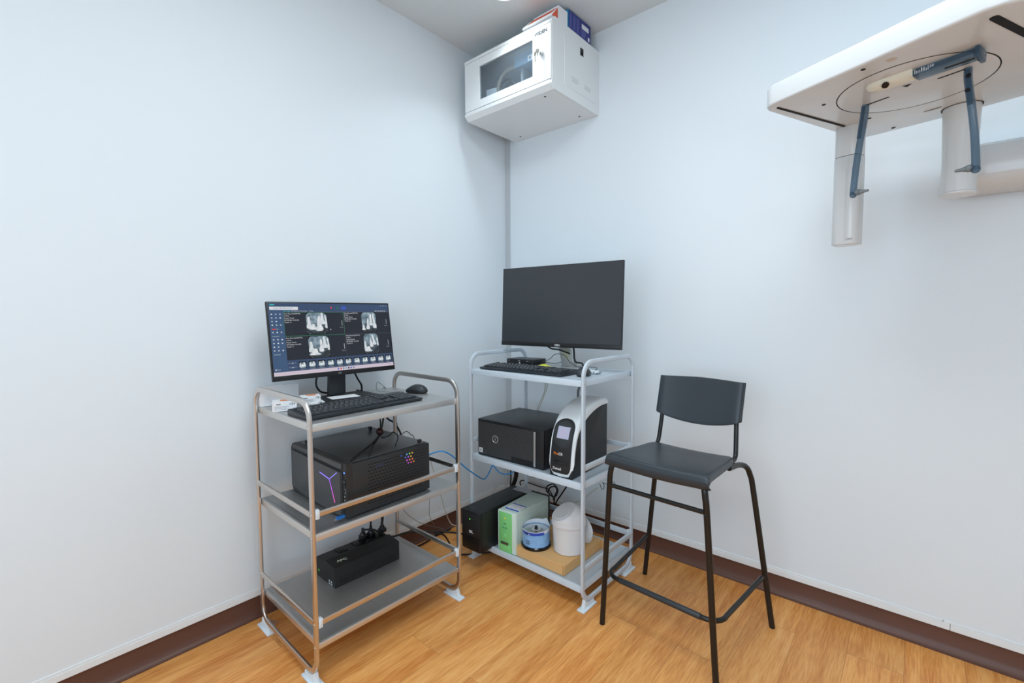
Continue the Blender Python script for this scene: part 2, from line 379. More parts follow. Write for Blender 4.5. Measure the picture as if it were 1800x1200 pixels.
# ------------------------------------------------------------------ trolleys
def loop_path(D, z0, z1, r, seg=8):
    pts = []
    for sy, sz, k in [(1, 1, 0), (-1, 1, 1), (-1, -1, 2), (1, -1, 3)]:
        for j in range(seg+1):
            a = k*math.pi/2+j*math.pi/2/seg
            pts.append((0, sy*(D/2-r)+r*math.cos(a), (z1-r if sz > 0 else z0+r)+r*math.sin(a)))
    return pts
def trolley(name, label, loc, rotz, L, D, z, frame_m, shelf_m, edge_m, flat_mid=False):
    """canonical frame: length along x, depth along y, guard rails along -y and on both ends"""
    t = thing(name, label, 'trolley', loc, rotz)
    zl0, zl1 = .030, z['loop']-.010
    for sx in (-1, 1):
        f = MB(); pts = [(sx*L/2, p[1], p[2]) for p in loop_path(D, zl0, zl1, .058)]
        f.tube(pts, 0, frame_m, closed=True, up=(1, 0, 0), w=.0115, h=.020)
        f.build('end_frame', t)
    for k, (zt, zb) in enumerate((z['top'], z['mid'], z['bot'])):
        s = MB(); hx, hy = L/2-.0065, D/2+.003
        rim, dep = (.016, .0015) if k == 0 else (.020, .007)
        v = lambda x, y, zz: (x, y, zz)
        # folded edge, rim and sunken sheet
        o = rrect(2*hx, 2*hy, .004, 2); n = len(o)
        def ring(a, zz): return [(p[0]*(hx-a)/hx, p[1]*(hy-a)/hy, zz) for p in o]
        rs = [ring(0, zb), ring(0, zt-.004), ring(.0012, zt-.0012), ring(.004, zt), ring(rim*.45, zt), ring(rim, zt-dep)]
        bm = bmesh.new(); rv = [[bm.verts.new(p) for p in r] for r in rs]
        for i, (a, b) in enumerate(zip(rv, rv[1:])):
            for j in range(n):
                fc = bm.faces.new([a[j], a[(j+1) % n], b[(j+1) % n], b[j]])
        bm.faces.new(rv[-1]); bm.faces.new([bm.verts.new(p) for p in ring(0, zb)][::-1])
        bmesh.ops.recalc_face_normals(bm, faces=bm.faces[:])
        kk = s.mi(edge_m); k2 = s.mi(shelf_m)
        s.merge(bm, None)
        for fc in s.bm.faces:
            fc.material_index = k2 if (fc.normal.z > .6) else kk
        s.build('shelf', t)
    for key in ('mr', 'br'):
        a, b = z[key]; zc = (a+b)/2; h = a-b
        MB().tube([(-L/2+.006, -D/2, zc), (L/2-.006, -D/2, zc)], 0, frame_m, up=(0, 1, 0), w=.010, h=h).build('guard_rail', t)
        for sx in (-1, 1):
            MB().tube([(sx*L/2, -D/2+.0101, zc), (sx*L/2, D/2-.0101, zc)], 0, frame_m, up=(1, 0, 0), w=.010, h=h).build('guard_rail', t)
            MB().box((sx*(L/2-.0060), -D/2-.009, zc-.015), (sx*(L/2-.020), -D/2+.008, zc+.015), M_clip, .002).build('rail_clip', t)
    for sx in (-1, 1):
        for sy in (-1, 1):
            for zz in ((z['top'][0]+z['top'][1])/2, (z['mid'][0]+z['mid'][1])/2, (z['bot'][0]+z['bot'][1])/2, (z['br'][0]+z['br'][1])/2, (z['mr'][0]+z['mr'][1])/2):
                s = MB(); s.sphere((sx*(L/2+.0056), sy*D/2, zz), .0042, M_screw, (.55, 1, 1), 10); s.build('screw', t)
            # moulded foot hugging the bend of the loop
            f = MB(); yo = sy*D/2
            out = [(yo+sy*.012, 0), (yo+sy*.012, .010), (yo-sy*.002, .013), (yo-sy*.010, .040), (yo-sy*.028, .026), (yo-sy*.050, .0195), (yo-sy*.075, .0195), (yo-sy*.075, 0)]
            if sy < 0: out = out[::-1]
            f.prism(out, 'x', sx*L/2-.0075, sx*L/2+.0075, M_clip, .0012)
            f.box((sx*L/2-.017, yo+sy*.016, 0), (sx*L/2+.017, yo-sy*.082, .007), M_clip, .002)
            f.build('foot', t)
    return t
ZS = dict(top=(.8387, .8154), mid=(.4914, .4682), bot=(.137, .1179), mr=(.5633, .5441), br=(.2125, .1933), loop=.9169)
ZW = dict(top=(.9163, .8924), mid=(.5117, .485), bot=(.0955, .0700), mr=(.5837, .5602), br=(.1768, .1518), loop=.9963)
trolley('steel_trolley', 'brushed stainless steel three-shelf trolley standing against the left wall', (.2969, -1.1857, 0), R(89.27), .6008, .4385, ZS, M_steel_t, M_steel_s, M_steel)
trolley('white_trolley', 'white powder-coated three-shelf trolley standing in the corner behind the stool', (.6375, -.4194, 0), R(179.57), .6254, .407, ZW, M_white_p, M_white_p, M_white_p)

# ------------------------------------------------------------------ keyboards and mice
def keyboard(label, loc, rz, W=.462, D=.146, wedge=.0):
    t = thing('keyboard', label, 'keyboard', loc, rz, 'keyboards on the trolleys')
    b = MB()
    prof = [(-D/2, .002), (-D/2+.004, 0), (D/2, 0), (D/2, .016), (D/2-.004, .020), (-D/2+.012, .0105), (-D/2, .0085)]
    b.prism(prof, 'x', -W/2, W/2, M_kbody, .002)
    b.build('keyboard_body', t)
    u = (W-.022)/22.75; x0 = -W/2+.011; rows = []
    rv = D-.034; ru = rv/6.35
    R0 = [(0, 1)]+[(2+i, 1) for i in range(4)]+[(6.5+i, 1) for i in range(4)]+[(11+i, 1) for i in range(4)]+[(15.25+i, 1) for i in range(3)]
    R1 = [(i, 1) for i in range(13)]+[(13, 2)]+[(15.25+i, 1) for i in range(3)]+[(18.5+i, 1) for i in range(4)]
    R2 = [(0, 1.5)]+[(1.5+i, 1) for i in range(12)]+[(13.5, 1.5)]+[(15.25+i, 1) for i in range(3)]+[(18.5+i, 1) for i in range(3)]
    R3 = [(0, 1.75)]+[(1.75+i, 1) for i in range(11)]+[(12.75, 2.25)]+[(18.5+i, 1) for i in range(3)]
    R4 = [(0, 2.25)]+[(2.25+i, 1) for i in range(10)]+[(12.25, 2.75)]+[(16.25, 1)]+[(18.5+i, 1) for i in range(3)]
    R5 = [(0, 1.25), (1.25, 1.25), (2.5, 1.25), (3.75, 6.25), (10, 1.25), (11.25, 1.25), (12.5, 1.25), (13.75, 1.25)]+[(15.25+i, 1) for i in range(3)]+[(18.5, 2), (20.5, 1)]
    tall = {2: 21.5, 4: 21.5}
    slope = (.0195-.0105)/(D-.016)
    cache = {}
    def cap(wk, hk):
        if (wk, hk) in cache: return cache[(wk, hk)]
        w, h = wk*u-.0016, hk*ru-.0016
        m = bmesh.new(); lv = [((w, h), 0.), ((w*.985, h*.985), .0035), ((w-.0042, h-.0040), .0068)]
        rr = [[m.verts.new((sx*a/2, sy*c/2, zz)) for sx, sy in ((-1, -1), (1, -1), (1, 1), (-1, 1))] for (a, c), zz in lv]
        for A, B in zip(rr, rr[1:]):
            for j in range(4): m.faces.new([A[j], A[(j+1) % 4], B[(j+1) % 4], B[j]])
        m.faces.new(rr[-1]); m.faces.new(rr[0][::-1])
        # pale legend near the upper left of the cap
        zt = .0069; lx, ly = -(w-.0042)/2+.0016, (h-.0040)/2-.0016
        for (ax, bx, ay, by) in ((0, .0030, 0, -.0036), (.0046, .0066, -.0046, -.0068)):
            f = m.faces.new([m.verts.new(p) for p in ((lx+ax, ly+by, zt), (lx+bx, ly+by, zt), (lx+bx, ly+ay, zt), (lx+ax, ly+ay, zt))]); f.material_index = 1
        me = bpy.data.meshes.new('key'); m.to_mesh(me); m.free(); me.materials.append(M_key); me.materials.append(M_legend)
        cache[(wk, hk)] = me; return me
    for ri, row in enumerate((R0, R1, R2, R3, R4, R5)):
        for kx, kw in row+([(tall[ri], 1)] if ri in tall else []):
            hk = 2 if (ri in tall and kx == tall[ri]) else 1
            yc = D/2-.016-(ri+.5+(.35 if ri else 0)+(hk-1)*.5)*ru
            o = bpy.data.objects.new('key', cap(kw, hk)); COL.objects.link(o); o.parent = t
            o.location = (x0+(kx+kw/2)*u, yc, .0100+slope*(yc+D/2-.012)); o.rotation_euler = (math.atan(slope), 0, 0)
    return t
keyboard('black full-size keyboard at the front of the stainless trolley top', (.3820, -1.238, .8387), R(91.5))
keyboard('black full-size keyboard at the front of the white trolley top', (.586, -.527, .9163), R(.6), W=.464, D=.128)

def mouse(label, loc, rz, s=1.):
    t = thing('computer_mouse', label, 'mouse', loc, rz, 'mice on the trolleys')
    def shell(u, v):
        a = 2*math.pi*u; z = v
        prof = [(.90, 0), (.98, .10), (1., .28), (.97, .45), (.88, .65), (.70, .83), (.42, .95), (0, 1.)]
        i = min(int(v*7), 6); f = v*7-i
        r = prof[i][0]*(1-f)+prof[i+1][0]*f; zz = prof[i][1]*(1-f)+prof[i+1][1]*f
        y = math.cos(a)*r; x = math.sin(a)*r
        wid = .030*(1-.10*max(0, y)-.10*(1-y*y)*.5)
        hump = (.0225+.0135*math.cos(min(1.35, abs(y+.30)*1.25)*1.1))*(1-.10*max(0, y)**2)
        return Vector((x*wid*s*(1-.06*math.cos(min(1, abs(y))*3)), y*.052*s, .001+zz*hump*s))
    b = MB().grid(shell, 44, 17, M_char, closed_u=True); b.poly([shell(i/44, 0) for i in range(44)][::-1], M_blk)
    k2 = b.mi(M_blk)
    for fc in b.bm.faces:
        c_ = fc.calc_center_median()
        if c_.z < (.011+.006*math.cos(c_.y/(.052*s)*2.6))*s: fc.material_index = k2
    b.build('mouse_body', t)
    MB().cyl((-.0028, .030*s, .0165*s), (.0028, .030*s, .0165*s), .0085*s, M_blk, 20, bev=.001).build('scroll_wheel', t)
    pts = [shell(.0, v/14) + Vector((0, 0, .0003)) for v in range(4, 15)]
    MB().tube([p for p in pts], .0006, M_hole, 6).build('button_seam', t)
    return t
mouse('dark grey computer mouse on the stainless trolley, right of the keyboard', (.292, -.915, .8387), R(112), 1.0)
mouse('dark grey computer mouse on the white trolley, behind the right front handle', (.866, -.490, .9163), R(12), .98)

# ------------------------------------------------------------------ monitor with the x-ray pictures
SW, SH = .505, .2905
t = thing('computer_monitor', 'black monitor showing four tooth x-rays, on the stainless trolley', 'monitor', (.152, -1.190, .8387), R(90-1.6))
# local: +x along the screen to the right as seen, -y towards the viewer
MT = Matrix.Translation((-.018, -.019, 1.0804-.8387)) @ Matrix.Rotation(R(-8.2), 4, 'X')
def place(o): o.matrix_local = MT; return o
h = MB(); h.box((-SW/2, 0, -SH/2), (SW/2, .012, SH/2), M_blk, .003); h.prism(rrect(.30, .17, .03), 'y', .011, .046, M_blk_m, .008)
h.box((-SW/2+.001, -.0016, -SH/2+.0005), (SW/2-.001, .002, -SH/2+.0185), M_blk, .001)
hs = place(h.build('housing', t))
# the picture on the screen
S = MB(); xl, xr, yb, yt = -SW/2+.0062, SW/2-.0062, -SH/2+.0185, SH/2-.0062
E_ = 1.0
C_bg = emis('screen_navy', srgb(58, 78, 112), E_); C_pane = emis('screen_dark_pane', srgb(37, 41, 52), E_); C_task = emis('screen_taskbar', srgb(214, 200, 214), E_)
C_wh = emis('screen_white', srgb(226, 230, 236), E_); C_grn = emis('screen_green', srgb(32, 120, 84), E_); C_teal = emis('screen_teal', srgb(62, 190, 190), E_)
C_red = emis('screen_red', srgb(226, 56, 60), E_); C_lt = emis('screen_pale_blue', srgb(98, 126, 160), E_); C_black = emis('screen_black', srgb(14, 14, 16), E_)
C_side = emis('screen_side', srgb(64, 90, 126), E_); C_blu = emis('screen_blue', srgb(62, 90, 190), E_); C_txt = emis('screen_text', srgb(196, 202, 210), E_); C_line = emis('screen_rule', srgb(92, 98, 108), E_)
def xray_mat(name, lo, hi, sc):
    m = emis(name, hi, E_); nt = m.node_tree; b = nt.nodes['Principled BSDF']; tc = nt.nodes.new('ShaderNodeTexCoord'); n = nt.nodes.new('ShaderNodeTexNoise'); n.inputs['Scale'].default_value = sc; n.inputs['Detail'].default_value = 4
    r = nt.nodes.new('ShaderNodeValToRGB'); r.color_ramp.elements[0].position = .35; r.color_ramp.elements[1].position = .7
    r.color_ramp.elements[0].color = (*lo, 1); r.color_ramp.elements[1].color = (*hi, 1)
    nt.links.new(tc.outputs['Object'], n.inputs['Vector']); nt.links.new(n.outputs['Fac'], r.inputs['Fac']); nt.links.new(r.outputs['Color'], b.inputs['Emission Color'])
    return m
C_bone = xray_mat('xray_bone', srgb(88, 108, 122), srgb(164, 186, 198), 55)
C_tooth = xray_mat('xray_tooth', srgb(206, 216, 222), srgb(246, 248, 250), 60)
C_gap = emis('xray_gap', srgb(74, 88, 98), E_); C_low = emis('xray_low', srgb(48, 54, 60), E_)
wS, hS = xr-xl, yt-yb
def sp(u, v, d): return (xl+u*wS, -.0004-d*.00006, yt-v*hS)     # u,v in 0..1 from the top left
def q(u0, v0, u1, v1, m, d=1): S.poly([sp(u0, v1, d), sp(u1, v1, d), sp(u1, v0, d), sp(u0, v0, d)], m)
def pg(pts, m, d): S.poly([sp(u, v, d) for u, v in pts], m)
q(0, 0, 1, 1, C_bg, 0)
q(0, .948, 1, 1, C_task, 1)
q(.102, .125, 1, .795, C_pane, 1)
q(0, .10, .102, .948, C_side, 1)
q(.102, .118, 1, .125, C_line, 1)
# panes: rules and the green frame of the active one
q(.575, .125, .5765, .795, C_line, 2); q(.102, .462, 1, .4655, C_line, 2)
for a in ((.102, .125, .575, .130), (.102, .458, .575, .464), (.102, .125, .1045, .464), (.5725, .125, .575, .464)): q(*a, C_grn, 3)
# top bar
q(.008, .048, .215, .092, C_wh, 2); q(.012, .012, .045, .030, C_teal, 2)
S.text('Study: 20240410-0123', .0075, F_front(*[sp(.105, .070, 5)[i] for i in (0,)], -.0008, sp(0, .070, 0)[2]), C_lt, 0)
for uu, cc in ((.478, C_red), (.53, C_grn)): S.text('+' if cc == C_red else 'X', .016, F_front(sp(uu, 0, 0)[0], -.0008, sp(0, .06, 0)[2]), cc, 0, bold=.0006)
q(.562, .04, .606, .085, C_blu, 2)
for i in range(5): q(.925+i*.016, .02, .931+i*.016, .028, C_txt, 2)
for i, s_ in enumerate(('2D Image', '3D Sensor', 'IO Camera', 'Photo')):
    S.text(s_, .0065, F_front(sp(.13+i*.062, 0, 0)[0], -.0008, sp(0, .108, 0)[2]), C_teal if i == 0 else C_txt, 0)
for i in range(6): q(.868+i*.018, .10, .878+i*.018, .114, C_txt, 2)
for r_ in range(12):
    if r_ in (4, 6, 11): 
        q(.012, .155+r_*.05, .06, .160+r_*.05, C_txt, 2); continue
    for c_ in range(3 if r_ not in (2, 9) else 2):
        uu, vv = .014+c_*.030, .145+r_*.05
        q(uu, vv, uu+.010, vv+.016, C_txt if (r_+c_) % 3 else C_wh, 2)
q(.014, .353, .040, .368, C_red, 3)
q(.012, .905, .022, .925, C_txt, 2); S.text('Tools', .006, F_front(sp(.036, 0, 0)[0], -.0008, sp(0, .915, 0)[2]), C_txt, 0)
def xray(u, v, w, h_, teeth, d0=3, small=False):
    q(u, v, u+w*1.0, v+h_, C_black, d0)
    o = rrect(1, 1, .2, 4, .5, .5)
    if small: o = rrect(.86, .8, .2, 3, .48, .44)
    pg([(u+w*a, v+h_*(1-b)*.98) for a, b in o], C_bone, d0+1)
    if not small:
        def inside(pts): return [(u+w*min(max(a, .0), 1), v+h_*b) for a, b in pts]
        pg(inside([(0, .70), (.10, .78), (.3, .88), (.55, .90), (.78, .70), (1, .62), (1, .80), (.94, .92), (.80, .98), (.20, .98), (.06, .92), (0, .80)])[::-1], C_low, d0+2)
        pg(inside([(.26, .50), (.40, .60), (.55, .58), (.66, .48), (.99, .54), (.99, .62), (.78, .70), (.55, .90), (.3, .88), (.12, .78)])[::-1], C_gap, d0+2)
    for k, (cx, top, bot, wd, lean) in enumerate(teeth):
        L0 = bot-top
        ctl = [(-.16, .04), (0, 0), (.16, .04), (.26, .30), (.30, .60), (.50, .78), (.54, .92), (.30, 1), (-.30, 1), (-.54, .92), (-.50, .78), (-.30, .60), (-.26, .30)]
        P_ = catmull([Vector((cx+a*wd+lean*(1-b), top+b*L0, 0)) for a, b in ctl], 3, True)
        P_ = [(min(max(p_.x, .0), 1), min(max(p_.y, 0), 1)) for p_ in P_]
        pg([(u+w*a, v+h_*b) for a, b in P_][::-1], C_tooth, d0+3+k)
t4 = [(.14, .18, .72, .26, -.02), (.32, .52, .78, .36, 0), (.60, .14, .84, .34, .03), (.79, .00, .54, .24, -.02), (.98, .10, .72, .16, -.06)]
xray(.268, .134, .165, .315, t4)
xray(.735, .130, .135, .315, [(.10, .62, .88, .26, 0), (.40, .30, .84, .22, .03), (.63, .08, .66, .24, .0), (.90, .10, .80, .26, -.10)])
xray(.270, .476, .165, .315, [(.13, .24, .72, .28, -.02), (.28, .56, .86, .50, 0), (.60, .14, .72, .22, .0), (.79, .02, .56, .24, -.05), (.98, .10, .66, .14, -.06)])
xray(.738, .470, .135, .315, [(.07, .36, .82, .26, 0), (.28, .62, .88, .44, 0), (.52, .24, .66, .22, -.06), (.73, .04, .56, .22, -.12), (.98, .2, .6, .14, -.08)])
def info(u, v, no):
    for i, s_ in enumerate(('Pano Mascot(CDPT79)', 'X-Male', 'Popup: Mouth', '04/10/2024 10:45:28', 'Tooth: '+no)):
        S.text(s_, .0064, F_front(sp(u, 0, 0)[0], -.00085, sp(0, v+i*.030, 0)[2]), C_wh, 0, 'LEFT')
info(.106, .148, '11'); info(.582, .142, '21'); info(.106, .490, '11'); info(.582, .486, '21')
for (u, v) in ((.556, .25), (.968, .24), (.558, .60), (.968, .58)):
    q(u, v, u+.0035, v+.08, C_txt, 3); S.text('5 mm', .006, F_front(sp(u-.006, 0, 0)[0], -.0008, sp(0, v+.105, 0)[2]), C_txt, 0)
# thumbnails
q(.102, .80, 1, .945, C_bg, 2)
for i in range(2): q(.108, .835+i*.06, .165, .838+i*.06, C_txt, 3); q(.135, .83+i*.06, .141, .845+i*.06, C_wh, 4)
for i in range(11):
    u = .182+i*.0745
    xray(u, .822, .060, .100, [(.22, .2, .72, .26, 0), (.44, .4, .76, .36, 0), (.68, .12, .70, .30, 0)], 3, True)
    S.text('IO 2024-04-10', .004, F_front(sp(u+.03, 0, 0)[0], -.0008, sp(0, .934, 0)[2]), C_txt, 0)
for i, cc in enumerate((C_blu, C_red, C_lt, C_teal, C_black, C_blu, C_lt)): q(.485+i*.022, .962, .497+i*.022, .984, cc, 2)
S.text('10:45', .006, F_front(sp(.96, 0, 0)[0], -.0008, sp(0, .973, 0)[2]), C_lt, 0)
q(.455, .375, .461, .392, C_wh, 5)
scr = S.build('screen', t, sharp=False); place(scr)
place(MB().text('MSI', .0095, F_front(.0, -.0019, -SH/2+.0085), mat('logo_grey', (.22, .22, .23), .4, bump=.01), .0002, bold=.0002).build('logo', t))
n = MB()
n.grid(lambda u, v: Vector(((-1+2*u)*(.036-.005*v), .024-.012*v-.004*math.cos((u-.5)*2.6)*1, .012+v*.175)), 12, 8, M_char)
n.grid(lambda u, v: Vector(((-1+2*u)*(.036-.005*v), .040-.010*v, .012+v*.175)), 12, 8, M_char)
for s_ in (-1, 1): n.grid(lambda u, v: Vector((s_*(.036-.005*v), (.024-.012*v-.004*math.cos(1.3))+u*(.016+.002*v+.004*math.cos(1.3)), .012+v*.175)), 3, 8, M_char)
n.build('stand_neck', t)
MB().prism(rrect(.252, .170, .012, 4), 'z', .0002, .009, M_blk_m, .002).build('stand_base', t, loc=(0, -.028, 0), rot=(0, 0, R(1.6)))

# ------------------------------------------------------------------ monitor that is switched off
DW, DH = .640, .3805
t = thing('computer_monitor', 'large black monitor, switched off, on the white trolley', 'monitor', (.622, -.300, .9163), R(4.5))
DM = Matrix.Translation((.0237, -.082, 1.2095-.9163)) @ Matrix.Rotation(R(-2.6), 4, 'X')
def place(o): o.matrix_local = DM; return o
h = MB(); h.box((-DW/2, 0, -DH/2), (DW/2, .010, DH/2), M_blk_m, .002); h.prism(rrect(.40, .24, .03), 'y', .0095, .040, M_silv, .010)
place(h.build('housing', t))
place(MB().box((-DW/2+.004, -.0008, -DH/2+.020), (DW/2-.004, .001, DH/2-.004), mat('lcd_off', (.030, .034, .040), .30, bump=.02, bscale=1500, var=.05, coat=.15)).build('screen', t))
place(MB().box((-DW/2, -.0022, -DH/2), (DW/2, .002, -DH/2+.0195), M_blk, .001).build('lower_bezel', t))
place(MB().text('DELL', .013, F_front(.006, -.0026, -DH/2+.0095), mat('logo_silver', (.6, .6, .6), .4, bump=.01), .0003, bold=.0004).build('logo', t))
n = MB()
n.prism([(.050, .0), (.050, .02), (-.006, .16), (-.010, .30), (-.034, .30), (-.034, .16), (.018, .02), (.018, .0)], 'x', -.014, .056, M_silv, .003)
n.build('stand_neck', t)
MB().prism(rrect(.232, .166, .006, 3), 'z', .0002, .008, M_silv, .0015).build('stand_base', t, loc=(0, -.020, 0), rot=(0, 0, R(-4)))

# ------------------------------------------------------------------ small boxes on the stainless trolley
t = thing('paper_box', 'tall white carton with thumb notch, behind the small boxes on the stainless trolley', 'box', (.088, -1.405, .8387), R(-4))
b = MB(); b.box((-.022, -.068, 0), (.016, .068, .068), M_carton, .001, 1); b.build('box_body', t)
o = [(-.068, 0), (-.068, .0705), (-.012, .0705), (-.006, .0635), (0, .061), (.006, .0635), (.012, .0705), (.068, .0705), (.068, 0)]
MB().prism([(a, z) for a, z in o][::-1], 'x', .0162, .0172, M_carton).build('front_flap', t)
def small_box(label, loc, rz, s=(.052, .078, .034)):
    t = thing('small_box', label, 'box', loc, rz, 'small white boxes on the stainless trolley')
    MB().box((-s[0]/2, -s[1]/2, 0), (s[0]/2, s[1]/2, s[2]), M_carton, .0008, 1).build('box_body', t)
    p = MB(); z = s[2]+.0002
    p.prism(rrect(.026, .036, .004, 3, -.004, .004), 'z', z, z+.0002, M_orange); p.box((.012, -.006, z), (.016, .016, z+.0002), M_ink); p.build('orange_print', t)
    k = MB(); x = s[0]/2+.0002
    k.text('CE', .010, F_right(x, .022, s[2]*.72), M_inkd, .0001, bold=.0002)
    k.box((x, -.026, s[2]*.66), (x+.0002, -.012, s[2]*.80), M_ink); k.box((x, .029, s[2]*.66), (x+.0002, .034, s[2]*.78), M_ink)
    for i in range(4): k.box((x, -.032, s[2]*(.50-.11*i)), (x+.0002, .014-.008*(i % 2), s[2]*(.535-.11*i)), M_ink)
    k.build('printed_text', t)
    return t
small_box('small white box with orange patch, at the front left of the stainless trolley top', (.222, -1.440, .8387), R(-22))
small_box('small white box lying flat under the upper box with orange label', (.205, -1.330, .8387), R(-16), (.054, .078, .011))
small_box('small white box with orange label on top of another, beside the keyboard', (.203, -1.338, .8500), R(-17), (.046, .068, .025))
tag(MB().box((-.034, -.056, 0), (.034, .056, .0006), M_paper).build('paper_card', None, (.190, -1.196, .8483), (0, 0, R(-9))), 'blank white paper card lying on the black monitor base', 'paper')

# ------------------------------------------------------------------ gaming tower lying on its side
t = thing('computer_tower', 'black computer tower with glowing Y light, lying on the stainless trolley', 'computer', (.272, -1.180, .4850), R(.6))
X0, X1, Y0, Y1, ZT = -.203, .207, -.155, .178, .190
b = MB(); b.box((X0, Y0, .004), (X1, Y1, ZT-.004), M_towd, .002)
for sx in (-1, 1):
    for sy in (-.1, .12): b.box((sx*.15-.02, sy-.012, 0), (sx*.15+.02, sy+.012, .005), M_towd)
b.build('chassis', t)
MB().box((X0+.004, Y0+.004, ZT-.0035), (X1-.010, Y1-.006, ZT), M_glassb, .001).build('glass_side_panel', t)
for (x, y) in ((X0+.055, Y0+.018), (X0+.055, Y1-.035), (X1-.022, Y1-.030)):
    MB().cyl((x, y, ZT), (x, y, ZT+.004), .006, M_blk, 16).cyl((x, y, ZT+.004), (x, y, ZT+.012), .0085, M_blk, 18, bev=.0015).build('thumb_screw', t)
# faceted front panel
f = MB(); xo0, xo1, zo0, zo1 = X0-.006, X1+.001, .001, ZT+.001
def fp(x, y, z): return Vector((x, y, z))
yb_, yf = Y0, Y0-.031
outer = [fp(xo0+.012, yb_, zo0), fp(xo1, yb_, zo0), fp(xo1, yb_, zo1), fp(xo0+.012, yb_, zo1), fp(xo0, yb_, zo1-.014), fp(xo0, yb_, zo0+.014)]
mid = [fp(xo0+.018, yf+.010, zo0+.002), fp(xo1-.001, yf+.010, zo0+.002), fp(xo1-.001, yf+.008, zo1-.002), fp(xo0+.014, yf+.012, zo1-.002), fp(xo0+.003, yf+.012, zo1-.018), fp(xo0+.003, yf+.012, zo0+.022)]
bmx = bmesh.new(); A = [bmx.verts.new(p) for p in outer]; B = [bmx.verts.new(p) for p in mid]
for i in range(6): bmx.faces.new([A[i], A[(i+1) % 6], B[(i+1) % 6], B[i]])
bmx.faces.new(B); bmesh.ops.recalc_face_normals(bmx, faces=bmx.faces[:]); f.merge(bmx, M_towd)
# raised main plate with ridge, set between two dark grooves
pl = [(xo0+.010, .024, yf+.008), (xo0+.150, .012, yf+.002), (xo1-.052, .006, yf+.001), (xo1-.028, .012, yf), (xo1-.028, .158, yf), (xo0+.150, .164, yf+.002), (xo0+.010, .166, yf+.009)]
bmx = bmesh.new(); A = [bmx.verts.new((x, y, z)) for x, z, y in pl]; B = [bmx.verts.new((x, yb_, z)) for x, z, y in pl]
bmx.faces.new(A); n_ = len(A)
for i in range(n_): bmx.faces.new([A[i], A[(i+1) % n_], B[(i+1) % n_], B[i]])
bmesh.ops.recalc_face_normals(bmx, faces=bmx.faces[:]); f.merge(bmx, M_towf)
pl = [(xo1-.027, .168, yf+.004), (xo0+.020, .176, yf+.010), (xo0+.024, .188, yf+.012), (xo1-.027, .186, yf+.006)]
bmx = bmesh.new(); A = [bmx.verts.new((x, y, z)) for x, z, y in pl]; B = [bmx.verts.new((x, yb_, z)) for x, z, y in pl]
bmx.faces.new(A)
for i in range(4): bmx.faces.new([A[i], A[(i+1) % 4], B[(i+1) % 4], B[i]])
bmesh.ops.recalc_face_normals(bmx, faces=bmx.faces[:]); f.merge(bmx, M_towf)
f.box((xo0-.001, yf+.022, .10), (xo0+.002, yf+.030, .15), M_silv)
f.build('front_panel', t)
L_ = MB(); yy = yf-.0012
Yl, Yc, Yr, Yd = (.044, .131), (.111, .121), (.164, .155), (.146, .046)
def strip(a, b, w, m):
    a = Vector(a); b = Vector(b); d = (b-a).normalized(); n = Vector((-d.y, d.x))*w/2
    L_.poly([(p.x, yy, p.y) for p in (a-n, b-n, b+n, a+n)], m)
strip(Yl, Yc, .0036, emis('led_violet', (.28, .20, 1.0), 1.6)); strip(Yr, Yc, .0030, emis('led_blue_violet', (.30, .26, .95), 1.2))
for i in range(4):
    a = Vector(Yc).lerp(Vector(Yd), i/4); b_ = Vector(Yc).lerp(Vector(Yd), (i+1)/4)
    strip(a, b_, .0036, emis('led_purple_%d' % i, (.42+.16*i, .12, .95-.12*i), 1.6))
L_.build('led_strip', t, sharp=False)
p = MB(); xs = xo1-.013; py = yf+.0086
p.cyl((xs, py, .158), (xs, py-.0012, .158), .0028, emis('power_led', (.10, .25, 1), 3), 14)
p.build('power_light', t)
p = MB(); p.cyl((xs, py, .126), (xs, py-.004, .126), .0075, M_char, 20, bev=.001); p.build('power_button', t)
p = MB(); p.cyl((xs, py, .112), (xs, py-.003, .112), .0055, M_char, 20, bev=.001); p.build('reset_button', t)
p = MB(); p.box((xs-.004, py-.001, .088), (xs+.004, py+.002, .103), M_silv).box((xs-.0028, py-.0014, .0895), (xs+.0028, py, .1015), M_hole)
p.cyl((xs, py, .076), (xs, py-.001, .076), .003, M_silv, 12).cyl((xs, py, .064), (xs, py-.001, .064), .003, M_silv, 12); p.build('front_ports', t)
